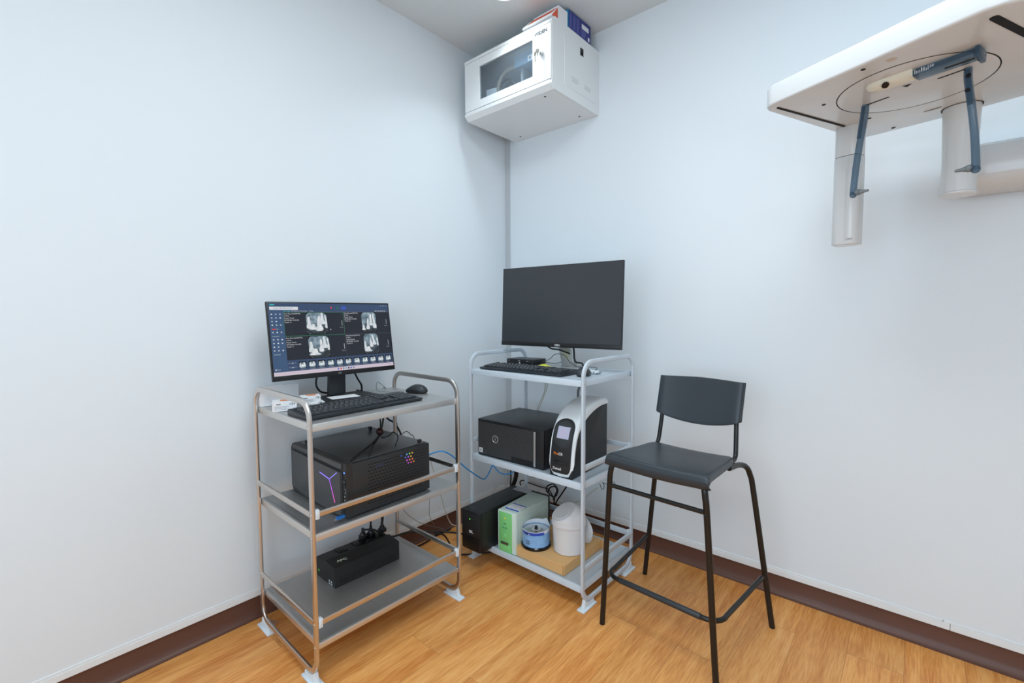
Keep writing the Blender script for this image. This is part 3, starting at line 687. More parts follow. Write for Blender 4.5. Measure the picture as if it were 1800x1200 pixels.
# perforated vent on the long side
v = MB(); fx = X1+.0006; fanm = {}
lit = {(13, 0): (.1, .45, 1), (14, 0): (.3, 1, .15), (15, 0): (.9, .5, .05), (12, 1): (.15, .15, 1), (13, 1): (.45, .15, .9), (14, 1): (1, .5, .05), (13, 2): (.8, .1, .75), (14, 2): (1, .25, .1), (15, 2): (1, .2, .1), (14, 3): (.8, .1, .3), (13, 3): (.5, .08, .6), (15, 3): (.9, .25, .05), (2, 1): (.04, .05, .25), (3, 1): (.05, .08, .3), (4, 1): (.04, .05, .25), (11, 0): (.05, .08, .5)}
glow = MB(); dim = MB()
for r_ in range(13):
    if r_ == 9: continue
    for c_ in range(20):
        if r_ > 9 and c_ > 18: continue
        y = -.092+c_*.0125+(r_ % 2)*.00625; z = .166-r_*.0115
        if y > Y1-.012: continue
        rh = .0033 if (c_, r_) in lit else .0040
        hx = [(y+rh*math.cos(a*math.pi/3+.5), z+rh*math.sin(a*math.pi/3+.5)) for a in range(6)]
        if (c_, r_) in lit:
            c = lit[(c_, r_)]; (glow if c_ > 10 else dim).poly([(fx+.0002, a, b_) for a, b_ in hx], emis('fan_glow_%d_%d' % (c_, r_), c, 1.0 if r_ < 4 and c_ > 8 else .6))
        else:
            v.poly([(fx, a, b_) for a, b_ in hx], M_hole)
            v.poly([(fx+.0003, y+.0040*math.cos(a)+.0, z+.0040*math.sin(a)) for a in (3.3, 3.9, 4.5, 5.1, 5.7)][::1]+[(fx+.0003, y+.0028*math.cos(a), z+.0028*math.sin(a)) for a in (5.7, 4.5, 3.3)], M_towf)
v.build('vent_holes', t, sharp=False); glow.build('fan_light', t, sharp=False); dim.build('dim_light', t, sharp=False)
t = thing('usb_stick', 'blue usb stick plugged into the front of the tower with glowing Y light', 'usb stick', (.4820, -1.3660, .503), R(.6))
MB().box((-.0065, -.030, -.0045), (.0065, .0, .0045), M_usb, .002).build('stick_body', t)
MB().cyl((0, -.031, -.001), (0, -.0295, -.001), .003, M_silv, 12).box((-.0065, -.033, -.007), (-.0035, -.016, -.0045), M_silv).build('loop', t)

# ------------------------------------------------------------------ black power backup unit on the stainless trolley
t = thing('power_backup_unit', 'black power backup box with three plugs, on the bottom shelf of the stainless trolley', 'power supply', (.190, -1.148, .1302), R(-.7))
b = MB(); w, d = .0785, .1455
b.prism([(-w, .0), (w, .0), (w, .078), (.020, .085), (.004, .086), (-.004, .079), (-w+.01, .077), (-w, .070)], 'y', -d, d, M_blk_m, .003)
for i in range(24): b.box((w-.0005, -d+.02+i*.0106, .008), (w+.0012, -d+.0245+i*.0106, .030), M_blk_m, .0004, 1)
b.build('casing', t)
for i, y in enumerate((-.055, .02, .068, .115)):
    s = MB(); s.box((-.066, y-.019, .0775), (-.018, y+.019, .0805), M_blk, .001)
    for (dx, dy) in ((0, .009), (-.008, -.008), (.008, -.008)): s.box((-.042+dx-.0035, y+dy-.0012, .0800), (-.042+dx+.0035, y+dy+.0012, .0809), M_hole)
    s.build('socket', t)
MB().text('APC', .021, F_top(.045, -.098, .0832, R(90-8)), mat('logo_pale_green', srgb(206, 218, 196), .4, bump=.01), .0004, bold=.0006).build('logo', t)
MB().cyl((-.050, -d-.001, .028), (-.050, -d+.002, .028), .0045, emis('green_led', (.08, .6, .05), .6), 16).build('power_light', t)
k = MB()
for x in (.035, .052): k.text('M', .010, F_front(x, -d-.0006, .016), M_label, .0001, bold=.0006); k.box((x-.006, -d-.0006, .005), (x+.006, -d, .008), M_label)
k.build('printed_marks', t)
def plug(label, loc, ang=0.):
    t = thing('power_plug', label, 'plug', loc, ang, 'plugs in the power box of the stainless trolley')
    MB().prism(rrect(.030, .030, .007, 4), 'z', 0, .016, M_blk, .002).lathe([(.013, .015), (.010, .026), (.0065, .030), (.006, .044), (.0045, .046)], M_blk, seg=20).build('plug_body', t)
    return t

# ------------------------------------------------------------------ desktop computer lying on the white trolley
t = thing('computer_tower', 'black computer tower with wave mesh front and silver strip, on the white trolley', 'computer', (.532, -.433, .5058), R(1.7))
w, d, h_ = .193, .1595, .174
MB().box((-w, -d+.012, .002), (w, d, h_), M_towd, .0025).build('chassis', t)
MB().box((-w+.0005, -d+.001, .0025), (w-.0005, -d+.013, h_-.001), M_blk, .0025).box((.151, -d, .006), (w-.004, -d+.006, h_-.006), M_blk_m, .001).build('front_bezel', t)
MB().box((-w+.006, -d-.0003, .008), (.138, -d+.004, h_-.014), mesh_grille_material()).build('mesh_grille', t)
MB().box((.139, -d-.0022, .006), (.148, -d+.004, h_-.014), M_silv, .0008).build('silver_strip', t)
r = MB(); cx, cz = -.082, .090
r.tube([(cx+.0165*math.cos(a*math.pi/16), -d-.0012, cz+.0165*math.sin(a*math.pi/16)) for a in range(32)], .0016, M_silv, 8, closed=True)
r.text('DELL', .0125, Matrix.Translation((cx, -d-.0010, cz)) @ Matrix.Rotation(R(90), 4, 'X') @ Matrix.Rotation(R(90), 4, 'Z'), M_silv, .0006)
r.build('round_badge', t)
MB().box((-.184, -d-.0010, .014), (-.162, -d-.0003, .036), M_label).box((-.178, -d-.0014, .019), (-.1745, -d-.001, .031), M_ink).box((-.172, -d-.0014, .019), (-.1685, -d-.001, .031), M_ink).build('sticker', t)
p = MB(); p.box((.015, -d-.0012, .006), (.132, -d-.0002, .028), M_blk)
for i in range(2):
    for j in range(2): p.box((.026+i*.018, -d-.0016, .010+j*.009), (.037+i*.018, -d-.0011, .0135+j*.009), M_char)
for i in range(4): p.cyl((.070+i*.016, -d-.0018, .015), (.070+i*.016, -d-.001, .015), .002, M_char, 10)
p.build('front_ports', t)

# ------------------------------------------------------------------ plate scanner
t = thing('dental_scanner', 'white and black dental plate scanner with small lit screen, on the white trolley', 'scanner', (.825, -.457, .5060), R(1.7))
hw = .059
side = [(-.150, .006), (-.153, .030), (-.147, .090), (-.136, .150), (-.116, .200), (-.085, .240), (-.040, .270), (.010, .288), (.060, .297), (.110, .298), (.145, .292)]
inn = [(-.137, .012), (-.137, .060), (-.128, .120), (-.110, .170), (-.080, .205), (-.035, .235), (.020, .256), (.080, .268), (.143, .270)]
b = MB()
b.prism([(.145, .012)]+[(.145, .280)]+[(y+.004, z-.006) for y, z in side[::-1]]+[(-.138, .004)], 'x', -hw+.004, hw-.004, mat('scanner_black', (.016, .017, .019), .5, bump=.1, bscale=500, var=.06), .003)
b.build('body', t)
# white hood: band over front and top that widens towards the middle of the sides
hd = MB()
sp_ = [Vector((0, y, z)) for y, z in side]; sp_ = catmull(sp_, 8); ip_ = catmull([Vector((0, y, z)) for y, z in inn], 10); m_ = len(sp_)
def ipf(k):
    f_ = k/(m_-1)*(len(ip_)-1); i_ = min(int(f_), len(ip_)-2); return ip_[i_].lerp(ip_[i_+1], f_-i_)
bmx = bmesh.new(); rings = []
for k in range(m_):
    o_, i_ = sp_[k], ipf(k); Wk = hw*(1-.28*max(0, (.050-o_.z)/.045)**2)
    nrm = (o_-i_); L0 = nrm.length; nrm.normalize()
    prof = [(-Wk, i_), (-Wk-.0005, i_.lerp(o_, .5)), (-Wk+.002, o_-nrm*.010), (-Wk+.007, o_-nrm*.003), (-Wk+.018, o_), (0, o_+nrm*.002), (Wk-.018, o_), (Wk-.007, o_-nrm*.003), (Wk-.002, o_-nrm*.010), (Wk+.0005, i_.lerp(o_, .5)), (Wk, i_)]
    rings.append([bmx.verts.new((x, p_.y, p_.z)) for x, p_ in prof])
for A, B in zip(rings, rings[1:]):
    for j in range(len(A)-1): bmx.faces.new([A[j], A[j+1], B[j+1], B[j]])
bmx.faces.new(rings[-1]); bmx.faces.new(rings[0][::-1])
bmesh.ops.recalc_face_normals(bmx, faces=bmx.faces[:]); hd.merge(bmx, mat('scanner_white', srgb(232, 236, 238), .3, bump=.02, var=.01, coat=.2), smooth=True)
hd.build('hood', t)
# black front panel laid into the hood
def prof_at(z):
    for (y0, z0), (y1, z1) in zip(side, side[1:]):
        if z0 <= z <= z1: return y0+(y1-y0)*(z-z0)/(z1-z0)
    return side[-1][0]
sz = catmull([Vector((0, y, z)) for y, z in side], 6)
def prof_s(z):
    for a, c in zip(sz, sz[1:]):
        if a.z <= z <= c.z+1e-9: return a.y+(c.y-a.y)*(z-a.z)/max(c.z-a.z, 1e-6)
    return sz[-1].y
def front_patch(zlo, zhi, wfun, m, off, nz=46, nx=17, power=2.6):
    fp_ = MB()
    def fn(u, v):
        v = (1-math.cos(math.pi*v))/2; z = zlo+(zhi-zlo)*v
        return Vector(((2*u-1)*wfun(v), prof_s(z)-off-.0016*(1-(2*u-1)**2), z))
    fp_.grid(fn, nx, nz, m); return fp_
def wf(v):
    base = .0490
    if v < .17: return base*(.60+.40*math.sqrt(1-(1-v/.17)**2))
    if v > .80: return base*max(.02, (1-((v-.80)/.20)**2.6)**.5)
    return base
front_patch(.018, .234, wf, mat('scanner_panel', (.018, .019, .021), .4, bump=.05, bscale=400, var=.05), .0012).build('front_panel', t)
def wdisc(v): return .0425*math.sqrt(max(0.0004, 1-(2*v-1)**2))
front_patch(.120, .226, wdisc, mat('scanner_panel_upper', (.030, .034, .037), .35, bump=.03, var=.05), .0024).build('display_bezel', t)
front_patch(.158, .204, lambda v: .0285, emis('scanner_screen', srgb(190, 196, 226), .9), .0034, 6, 5).build('display', t)
def f_lean(x, z, off=.0045):
    y = prof_s(z)-off; dy = (prof_s(z+.01)-prof_s(z-.01))/.02
    return Matrix.Translation((x, y, z)) @ Matrix.Rotation(R(90)-math.atan(dy), 4, 'X')
lg = MB(); c_o = mat('logo_orange', srgb(222, 122, 30), .4, bump=.01); c_w = mat('logo_white', srgb(224, 226, 228), .4, bump=.01)
lg.text('Fire', .0150, f_lean(-.034, .096, .0036), c_o, .0003, 'LEFT', .0002); lg.text('CR', .0150, f_lean(-.0105, .096, .0036), c_w, .0003, 'LEFT', .0002)
lg.build('logo', t)
lg = MB(); lg.text('Dental', .0150, f_lean(-.014, .036, .0036), c_w, .0003, bold=.0002); lg.build('printed_word', t)
lg = MB(); lg.tube([Vector((.010*math.cos(a), .42*.010*math.sin(a), .010*math.sin(a))) + Vector((0, prof_s(.181)-.0072, .181)) for a in [R(x) for x in range(125, 416, 12)]], .0009, emis('screen_icon', srgb(222, 176, 216), .9), 6)
lg.tube([(0, prof_s(.186)-.0074, .186), (0, prof_s(.196)-.0074, .197)], .0009, MATS['screen_icon'], 6); lg.build('power_icon', t)
s = MB(); M1 = f_lean(0, .062, .0030); s.box((-.032, -.0075, -.001), (.032, .0075, .0012), M_blk_g, .001, 1, M=M1); s.box((-.034, .0072, -.001), (.034, .0088, .0026), M_blk_m, .0005, 1, M=M1); s.build('plate_slot', t)

# ------------------------------------------------------------------ top of the white trolley
t = thing('set_top_box', 'small flat black electronics box behind the keyboard on the white trolley', 'electronics box', (.414, -.316, .9163), R(5))
MB().box((-.082, -.056, .003), (.082, .056, .032), M_blk, .002).box((-.07, -.045, 0), (.07, .045, .0035), M_blk_m).build('casing', t)
k = MB(); k.text('NVR', .006, F_front(-.006, -.0564, .024), M_legend, .0001); k.box((-.006, -.0566, .010), (.000, -.056, .018), M_legend); k.cyl((-.068, -.0566, .024), (-.068, -.056, .024), .0016, M_legend, 10); k.box((.038, -.0566, .022), (.050, -.056, .025), M_ink); k.build('printed_marks', t)
tag(MB().grid(lambda u, v: Vector(((u-.5)*.076, (v-.5)*.060, .0006+.009*(1-u)*v)), 8, 6, M_yellow).build('sticky_note', None, (.590, -.405, .9250), (0, 0, R(-20))), 'yellow sticky note lying between keyboard and monitor stand', 'sticky note')
t = thing('handheld_sensor', 'white handheld device lying behind the mouse on the white trolley', 'device', (.836, -.405, .9165), R(-10))
MB().prism(rrect(.110, .034, .012, 5), 'z', 0, .014, M_clip, .005).build('device_body', t)
MB().tube([(.050, .006, .009), (.066, .004, .009), (.072, -.004, .006), (.062, -.012, .003), (.046, -.012, .003)], .0012, M_cable, 6, spline=4).build('wrist_loop', t)

# ------------------------------------------------------------------ bottom of the white trolley
t = thing('power_backup_unit', 'tall black power backup box sticking out of the white trolley, green light', 'power supply', (.395, -.518, .0905), R(1.))
w, d, h_ = .058, .186, .186
MB().box((-w, -d+.016, 0), (w, d, h_), mat('dark_green_black', (.012, .0145, .014), .42, bump=.08, bscale=500, var=.1), .003).build('casing', t)
MB().box((-w, -d, 0), (w, -d+.018, h_), M_blk, .006).box((-w+.002, -d-.0012, .006), (w-.002, -d+.004, .068), M_blk, .002).box((-w+.002, -d-.0008, .070), (w-.002, -d+.004, h_-.008), M_blk_m, .002).build('front_bezel', t)
MB().cyl((-.004, -d-.002, .148), (-.004, -d, .148), .0028, emis('green_led2', (.10, .8, .08), 1.4), 12).build('power_light', t)
MB().tube([(.030+.010*math.cos(a*math.pi/12), -d-.0012, .146+.010*math.sin(a*math.pi/12)) for a in range(24)], .0007, M_char, 6, closed=True).build('power_button', t)
MB().text('EIK.', .016, F_front(.004, -d-.0016, .090), M_label, .0002, bold=.0005).build('logo', t)
tag(MB().prism([(-.05, -.025), (.045, -.03), (.052, .022), (.0, .03), (-.048, .020)], 'z', 0, .0008, M_tape).build('tape_strip', None, (.420, -.352, .2768), (0, 0, R(6))), 'crinkled grey tape on the back of the tall black power box', 'tape')

t = thing('power_backup_unit', 'pale green power backup box with bright green front, on the white trolley', 'power supply', (.527, -.475, .0895), R(3.2))
w, d, h_ = .0515, .140, .190
MB().box((-w, -d+.030, 0), (w, d, h_), M_sage, .004).build('casing', t)
MB().box((-w-.0005, -d+.004, 0), (w+.0005, -d+.032, h_+.0005), mat('pale_green_white', srgb(208, 226, 216), .4, bump=.02, var=.01), .006).build('front_frame', t)
f = MB(); f.box((-w+.009, -d, .004), (w-.020, -d+.012, h_-.004), M_green, .004); f.box((-w+.014, -d-.004, .004), (w-.024, -d+.004, .040), M_green, .004)
f.build('front_panel', t)
MB().sphere((-.006, -d-.0005, .160), .0062, mat('yellow_button', srgb(226, 230, 60), .35, bump=.01), (1, .4, .6)).build('indicator', t)
MB().lathe([(.0, .003), (.006, .0032), (.009, .001), (.0112, .0018), (.012, 0)], M_green, seg=24).build('power_button', t, (-.007, -d-.0002, .078), (R(90), 0, 0))
k = MB(); k.text('APC', .0085, F_front(-.006, -d-.0004, .134), mat('dark_green_ink', srgb(36, 92, 60), .5, bump=.01), .0001, bold=.0003); k.text('ES 500', .010, F_front(-.007, -d-.0004, .116), mat('mid_green_ink', srgb(48, 160, 110), .5, bump=.01), .0001, bold=.0003)
k.box((-.028, -d-.0046, .046-.006), (.014, -d-.0002, .046+.004), mat('bronze_plate', (.10, .09, .06), .4, .3, bump=.02)); k.build('printed_marks', t)
k = MB(); z = h_+.0006; k.box((-.030, -d+.038, z), (.040, -d+.100, z+.0003), M_label); k.box((-.032, -d+.034, z), (.042, -d+.044, z+.0005), M_blabel); k.box((-.032, -d+.094, z), (.042, -d+.102, z+.0005), M_wrapd)
for i in range(4): k.box((-.022, -d+.052+i*.010, z+.0003), (.020, -d+.055+i*.010, z+.0005), M_vent)
k.text('!', .03, F_top(.026, -d+.068, z+.0005), M_orange, .0001); k.build('top_label', t)
s = MB()
for i in range(22):
    s.box((w-.004, .020+i*.005, h_-.005), (w+.0004, .0218+i*.005, h_-.002), M_ink)
    if i % 2 == 0 and i > 3: s.box((w+.0001, .020+i*.005, .06), (w+.0006, .0216+i*.005, .15), M_sage)
s.build('vent_slots', t)
MB().box((-w-.001, d-.012, -.0002), (w+.0025, d+.004, h_+.003), M_blk_m, .004).build('back_cover', t)

t = thing('cardboard_box', 'flat brown cardboard box on the bottom shelf of the white trolley', 'box', (.712, -.447, .0895), R(-.2))
w, d, h_ = .132, .152, .044
b = MB(); b.box((-w, -d, 0), (w, d, h_), M_kraft, .0012, 1); b.build('box_body', t)
f = MB(); f.box((-w+.002, -d-.0012, .001), (w-.006, -d, h_-.001), M_kraft).box((w-.0065, -d-.0016, .002), (w-.004, -d, h_-.001), M_kraft2); f.build('front_flap', t)
f = MB(); f.prism([(w, d-.004), (w+.045, d-.018), (w+.046, d-.015), (w, d)], 'z', .002, h_-.003, M_kraft); f.build('side_flap', t)

t = thing('disc_spindle', 'tub of blank discs with blue printed sleeve, on the cardboard box', 'disc tub', (.644, -.532, .1338), R(0))
MB().lathe([(.0, 0), (.066, 0), (.068, .003), (.068, .009), (.0635, .013), (.060, .013)], M_blk_g, seg=48).lathe([(.0075, .012), (.0075, .082), (.006, .086), (0, .086)], M_blk, seg=20).build('base', t)
MB().lathe([(.0085, .0135), (.0585, .0135), (.0585, .072), (.0085, .072)], M_disc, seg=48, cap=False).lathe([(.0085, .0722), (.0200, .0724)], mat('disc_hub_clear', (.7, .72, .74), .15, .2, bump=.01), seg=32, cap=False).build('disc_stack', t)
def crown(a):   # top edge of the clear wrap: low at the front, raised tab at the back
    return .088+.006*math.sin(a)+.012*math.exp(-((math.atan2(math.sin(a-1.35), math.cos(a-1.35)))/.22)**2)
wr = MB()
wr.grid(lambda u, v: Vector((.0615*math.cos(2*math.pi*u), .0615*math.sin(2*math.pi*u), .012+(.062)*v)), 64, 6, M_wrapb, closed_u=True)
wr.grid(lambda u, v: Vector((.0615*math.cos(2*math.pi*u), .0615*math.sin(2*math.pi*u), .074+(crown(2*math.pi*u)-.074)*v)), 64, 3, M_wrapw, closed_u=True)
wr.grid(lambda u, v: Vector((.0618*math.cos(-2.2+1.9*u), .0618*math.sin(-2.2+1.9*u), .066+.0125*v+.003*u)), 30, 3, M_wrapd)
wr.grid(lambda u, v: Vector((.0618*math.cos(-2.95+.75*u), .0618*math.sin(-2.95+.75*u), .026+.042*v)), 14, 4, M_wrapw)
wr.build('printed_sleeve', t, sharp=False)
def on_cyl(a, z, r=.0622): return Matrix.Translation((r*math.cos(a), r*math.sin(a), z)) @ Matrix.Rotation(a+R(90), 4, 'Z') @ Matrix.Rotation(R(90), 4, 'X')
k = MB()
for i in range(2):
    for j in range(2):
        M1 = on_cyl(-1.62+i*.16, .030+j*.0105)
        k.tube([M1 @ Vector((.0030*math.cos(a*math.pi/6), .0030*math.sin(a*math.pi/6), .0003)) for a in range(12)], .0008, M_inkd, 6, closed=True)
M1 = on_cyl(-2.55, .050); k.text('CD-R', .0095, M1, M_red, .0001, bold=.0003)
M1 = on_cyl(-2.5, .034); k.box((-.012, -.003, 0), (.016, .001, .0003), M_inkd, M=M1)
M1 = on_cyl(-1.55, .0715); k.box((-.014, -.002, 0), (.002, .002, .0003), M_inkd, M=M1); k.box((.003, -.0015, 0), (.010, .0015, .0003), M_label, M=M1)
k.build('printed_marks', t)

t = thing('waste_bin', 'small white swing-lid waste bin standing on the cardboard box', 'bin', (.780, -.472, .1338), R(-35))
rb = .0665
MB().lathe([(0, 0), (rb-.004, 0), (rb, .004), (rb+.0055, .116), (rb+.0055, .120)], M_bin, seg=56).build('bin_body', t)
l = MB(); l.lathe([(rb+.003, .117), (rb+.0085, .118), (rb+.0100, .121), (rb+.0100, .130), (rb+.0085, .134), (rb+.0085, .138)], M_bin, seg=56, cap=False)
RL = rb+.0085
def slope_z(y): return .144+.62*(y+RL)
def lid(u, v):
    a = 2*math.pi*u; r_ = RL*math.cos(v*math.pi/2)
    x, y = r_*math.cos(a), r_*math.sin(a)
    z = .138+.070*math.sqrt(max(0, 1-(r_/RL)**2))
    k = slope_z(y)
    return Vector((x, y, z if z < k else k))
l.grid(lid, 96, 40, M_bin, closed_u=True); l.build('lid', t)
fl_ = MB()
def flap(u, v):
    a = 2*math.pi*u; x = .050*v*math.cos(a); y = -.032+.034*v*math.sin(a)
    y = max(y, -RL*.985*math.sqrt(max(0, 1-(x/RL)**2)))
    n_ = Vector((0, -.62, 1)).normalized()
    return Vector((x, y, slope_z(y)))+n_*(.0022*(1 if v < .97 else -.5))
fl_.grid(flap, 48, 14, M_bin, closed_u=True); fl_.build('swing_flap', t)
t = thing('plastic_bag', 'crumpled white plastic bag wedged behind the small white bin', 'bag', (.800, -.370, .1340))
b = MB()
def bag(u, v):
    a = 2*math.pi*u; z = v
    r_ = .036*math.sin(min(1, .12+z*.95)*math.pi)**.6*(1+.10*math.sin(3*a+4*z)+.07*math.sin(7*a-9*z))
    return Vector((r_*math.cos(a)*1.0, r_*.55*math.sin(a)*1.0, .001+z*.125))
b.grid(bag, 48, 20, M_bag, closed_u=True); b.build('bag_body', t)

# ------------------------------------------------------------------ bar stool
t = thing('bar_stool', 'dark blue-grey bar stool with low backrest and black tube legs', 'stool', (1.267, -.471, 0), R(-3.2))
def ssurf(u, v, off=0.):
    # u across, v front lip -> back edge
    ys = [-.186, -.200, -.209, -.211, -.204, -.186, -.150, -.08, 0., .07, .100, .110]
    zs = [.622, .625, .636, .652, .665, .670, .669, .665, .661, .660, .658, .650]
    f_ = v*(len(ys)-1); i_ = min(int(f_), len(ys)-2); k = f_-i_
    y = ys[i_]+(ys[i_+1]-ys[i_])*k; z = zs[i_]+(zs[i_+1]-zs[i_])*k
    s_ = 2*u-1; e = max(0, (abs(s_)-.90)/.10); sg = 1 if s_ > 0 else -1
    hwid = .187+(.160-.187)*max(0, (y+.205)/.317)
    if y > .06: hwid *= 1-.10*((y-.06)/.052)**2
    x = sg*hwid*(min(abs(s_), .90)/.90*.955+.045*math.sin(e*math.pi/2))
    drop = .022*(1-math.cos(e*math.pi/2))
    if f_ < 4: drop *= max(0, (f_-1)/3)
    dish = -.006*(1-s_*s_)*(1 if y > -.19 else .5)
    bow = -.010*(1-s_*s_)*max(0, 1-v/.45)
    return Vector((x, y+bow, z+dish-drop+off))
s = MB(); s.grid(lambda u, v: ssurf(u, v), 34, 37, M_seat); o_ = s.build('seat', t, sharp=False)
so = o_.modifiers.new('thick', 'SOLIDIFY'); so.thickness = .005; so.offset = -1
so2 = o_.modifiers.new('bev', 'BEVEL'); so2.width = .0015; so2.segments = 2; so2.limit_method = 'ANGLE'; so2.angle_limit = R(50)
def bsurf(u, v):
    s_ = 2*u-1; e = max(0, (abs(s_)-.90)/.10); sg = 1 if s_ > 0 else -1
    z0 = .776-.032*(1-s_*s_)**.9; z1 = .921-.004*abs(s_)
    z = z0+(z1-z0)*v
    y = .130+.27*(z-.776)+.024*(1-s_*s_)+.016*e*e
    x = sg*(min(abs(s_), .90)/.90*.148+.007*math.sin(e*math.pi/2))
    return Vector((x, y, z))
s = MB(); s.grid(bsurf, 36, 14, M_seat); o_ = s.build('backrest', t, sharp=False)
so = o_.modifiers.new('thick', 'SOLIDIFY'); so.thickness = .012; so.offset = 1
so2 = o_.modifiers.new('bev', 'BEVEL'); so2.width = .002; so2.segments = 2; so2.limit_method = 'ANGLE'; so2.angle_limit = R(50)
rt = .0101
for sx in (-1, 1):
    MB().box((sx*.150, .132, .779), (sx*.1685, .156, .918), M_seat, .004, M=Matrix.Translation((0, 0, 0)) @ Matrix.Shear('XY', 4, (0, 0)) if False else Matrix.Identity(4)).build('upright_sleeve', t) if False else None
    MB().tube([(sx*.211, -.182, 0), (sx*.205, -.184, .09), (sx*.178, -.193, .52), (sx*.171, -.195, .60), (sx*.165, -.188, .630), (sx*.160, -.165, .642), (sx*.156, -.10, .642)], rt, M_tube_b, 16, spline=6).build('leg', t)
    MB().tube([(sx*.260, .238, 0), (sx*.248, .231, .09), (sx*.196, .200, .50), (sx*.184, .190, .575), (sx*.174, .172, .608), (sx*.162, .130, .622), (sx*.156, .05, .628)], rt, M_tube_b, 16, spline=6).build('leg', t)
    MB().tube([(sx*.149, .03, .640), (sx*.150, .10, .640), (sx*.151, .127, .650), (sx*.149, .138, .680), (sx*.144, .153, .776), (sx*.142, .168, .83), (sx*.142, .187, .898)], .0082, M_tube_b, 14, spline=6).build('back_upright', t)
MB().cyl((-.169, -.194, .550), (.169, -.194, .550), .0077, M_tube_b, 16).build('crossbar', t)
MB().sphere((.1770, -.2030, .545), .0048, M_blk, seg=10).build('bolt', t)
zf = .185
def arc(cx_, cy_, r0_, a0, a1, z_, n_=8): return [(cx_+r0_*math.cos(R(a0+(a1-a0)*i_/n_)), cy_+r0_*math.sin(R(a0+(a1-a0)*i_/n_)), z_) for i_ in range(n_+1)]
MB().tube([(-.232, .195, .200), (-.220, .04, .191)]+arc(-.158, -.108, .052, 172, 270, zf)+arc(.158, -.108, .052, 270, 368, zf)+[(.220, .04, .191), (.232, .195, .200)], .0083, M_tube_b, 14).build('footrest', t)
MB().cyl((-.150, -.160, zf), (.150, -.160, zf), .0102, M_char, 18, bev=.001).build('footrest_sleeve', t)

# ------------------------------------------------------------------ wall cabinet in the corner
cx0, cx1, cyf, cz0, cz1 = .079, .641, -.409, 2.185, 2.501
t = thing('wall_cabinet', 'white metal wall cabinet with glass door hung high in the corner', 'cabinet', (.36, 0, 2.185))
T0 = Vector((-.36, 0, -2.185))
TM = Matrix.Translation(T0)
def cbx(mb, a, b, m, bev=.001, seg=1): mb.box(a, b, m, bev, seg, M=TM); return mb
c = MB()
def cprism(outline, lo, hi, m=M_cab, bev=.0012):
    n0 = len(c.bm.verts); c.prism(outline, 'x', lo, hi, m, bev, seg=1)
    c.bm.verts.ensure_lookup_table()
    for v_ in c.bm.verts[n0:]: v_.co += T0
full = [(cyf+.004, 2.222), (cyf, 2.214), (cyf, 2.206), (cyf+.020, cz0), (0, cz0), (0, cz1), (cyf+.022, cz1), (cyf, 2.481), (cyf, 2.472), (cyf+.004, 2.466)]
cprism(full[::-1], cx1-.010, cx1); cprism(full[::-1], cx0, cx0+.010)
cprism([(cyf, 2.2225), (cyf, 2.206), (cyf+.020, cz0), (0, cz0), (0, cz0+.010), (cyf+.030, cz0+.010), (cyf+.014, 2.2225)][::-1], cx0+.0101, cx1-.0101)
cprism([(cyf, 2.4685), (cyf+.014, 2.4685), (cyf+.030, cz1-.010), (0, cz1-.010), (0, cz1), (cyf+.022, cz1), (cyf, 2.481)][::-1], cx0+.0101, cx1-.0101)
cbx(c, (cx0+.0101, -.010, cz0+.0101), (cx1-.0101, 0, cz1-.0101), M_cab)
cbx(c, (cx0+.0102, -.016, cz0+.0105), (cx1-.0102, -.0102, cz1-.0105), M_intr)
c.build('shell', t)
for x, y in ((.562, -.353), (.563, -.06), (.162, -.053)):
    MB().cyl(Vector((x, y, cz0-.0006))+T0, Vector((x, y, cz0+.001))+T0, .0055, M_hole, 14).build('screw_hole', t)
d = MB(); wx0, wx1, wz0, wz1 = .189, .532, 2.264, 2.427
cbx(d, (cx0+.0035, cyf-.001, 2.2245), (wx0, cyf+.013, 2.4665), M_cab); cbx(d, (wx1, cyf-.001, 2.2245), (cx1-.0035, cyf+.013, 2.4665), M_cab)
cbx(d, (wx0, cyf-.001, 2.2245), (wx1, cyf+.013, wz0), M_cab); cbx(d, (wx0, cyf-.001, wz1), (wx1, cyf+.013, 2.4665), M_cab)
dr = d.build('door', t)
g = MB(); cbx(g, (wx0+.0005, cyf+.004, wz0+.0005), (wx1-.0005, cyf+.007, wz1-.0005), M_glasspane, 0); g.build('pane', dr)
k = MB(); p0 = Vector((.588, cyf, 2.346))+T0
k.cyl(p0+Vector((0, -.001, 0)), p0+Vector((0, -.012, 0)), .0105, M_silv, 24, bev=.0015); k.box(p0+Vector((-.0015, -.0126, -.006)), p0+Vector((.0015, -.012, .006)), M_hole); k.build('lock', dr)
k = MB(); kk = p0+Vector((0, -.013, 0))
k.prism(rrect(.016, .019, .006, 4)[:14]+[(-.0022, -.0095), (-.0022, -.020), (.0022, -.020), (.0022, -.0095)]+rrect(.016, .019, .006, 4)[15:], 'y', -.0012, .0012, M_brass)
for v_ in k.bm.verts: v_.co = kk+Vector((-.006, -.014, .004))+Matrix.Rotation(R(25), 3, 'Z') @ v_.co
k.build('key_in_lock', dr); k = MB(); k.tube([kk+Vector((-.010+.007*math.cos(a), -.024, .004+.007*math.sin(a))) for a in [i*math.pi/6 for i in range(12)]], .0009, M_brass, 6, closed=True)
k.build('key_ring', dr); k = MB()
n0 = len(k.bm.verts); k.prism(rrect(.013, .017, .005, 4), 'y', -.001, .001, M_brass); k.box((-.0022, -.0009, -.036), (.0022, .0009, -.006), M_brass)
k.bm.verts.ensure_lookup_table()
for v_ in k.bm.verts[n0:]: v_.co = v_.co+kk+Vector((-.013, -.022, -.010))
k.build('spare_key', dr)
MB().text('WIDEN', .021, TM @ F_front(.581, cyf-.0020, 2.4405), M_inkd, .0004, bold=.0005, sx=1.05).build('logo', dr)
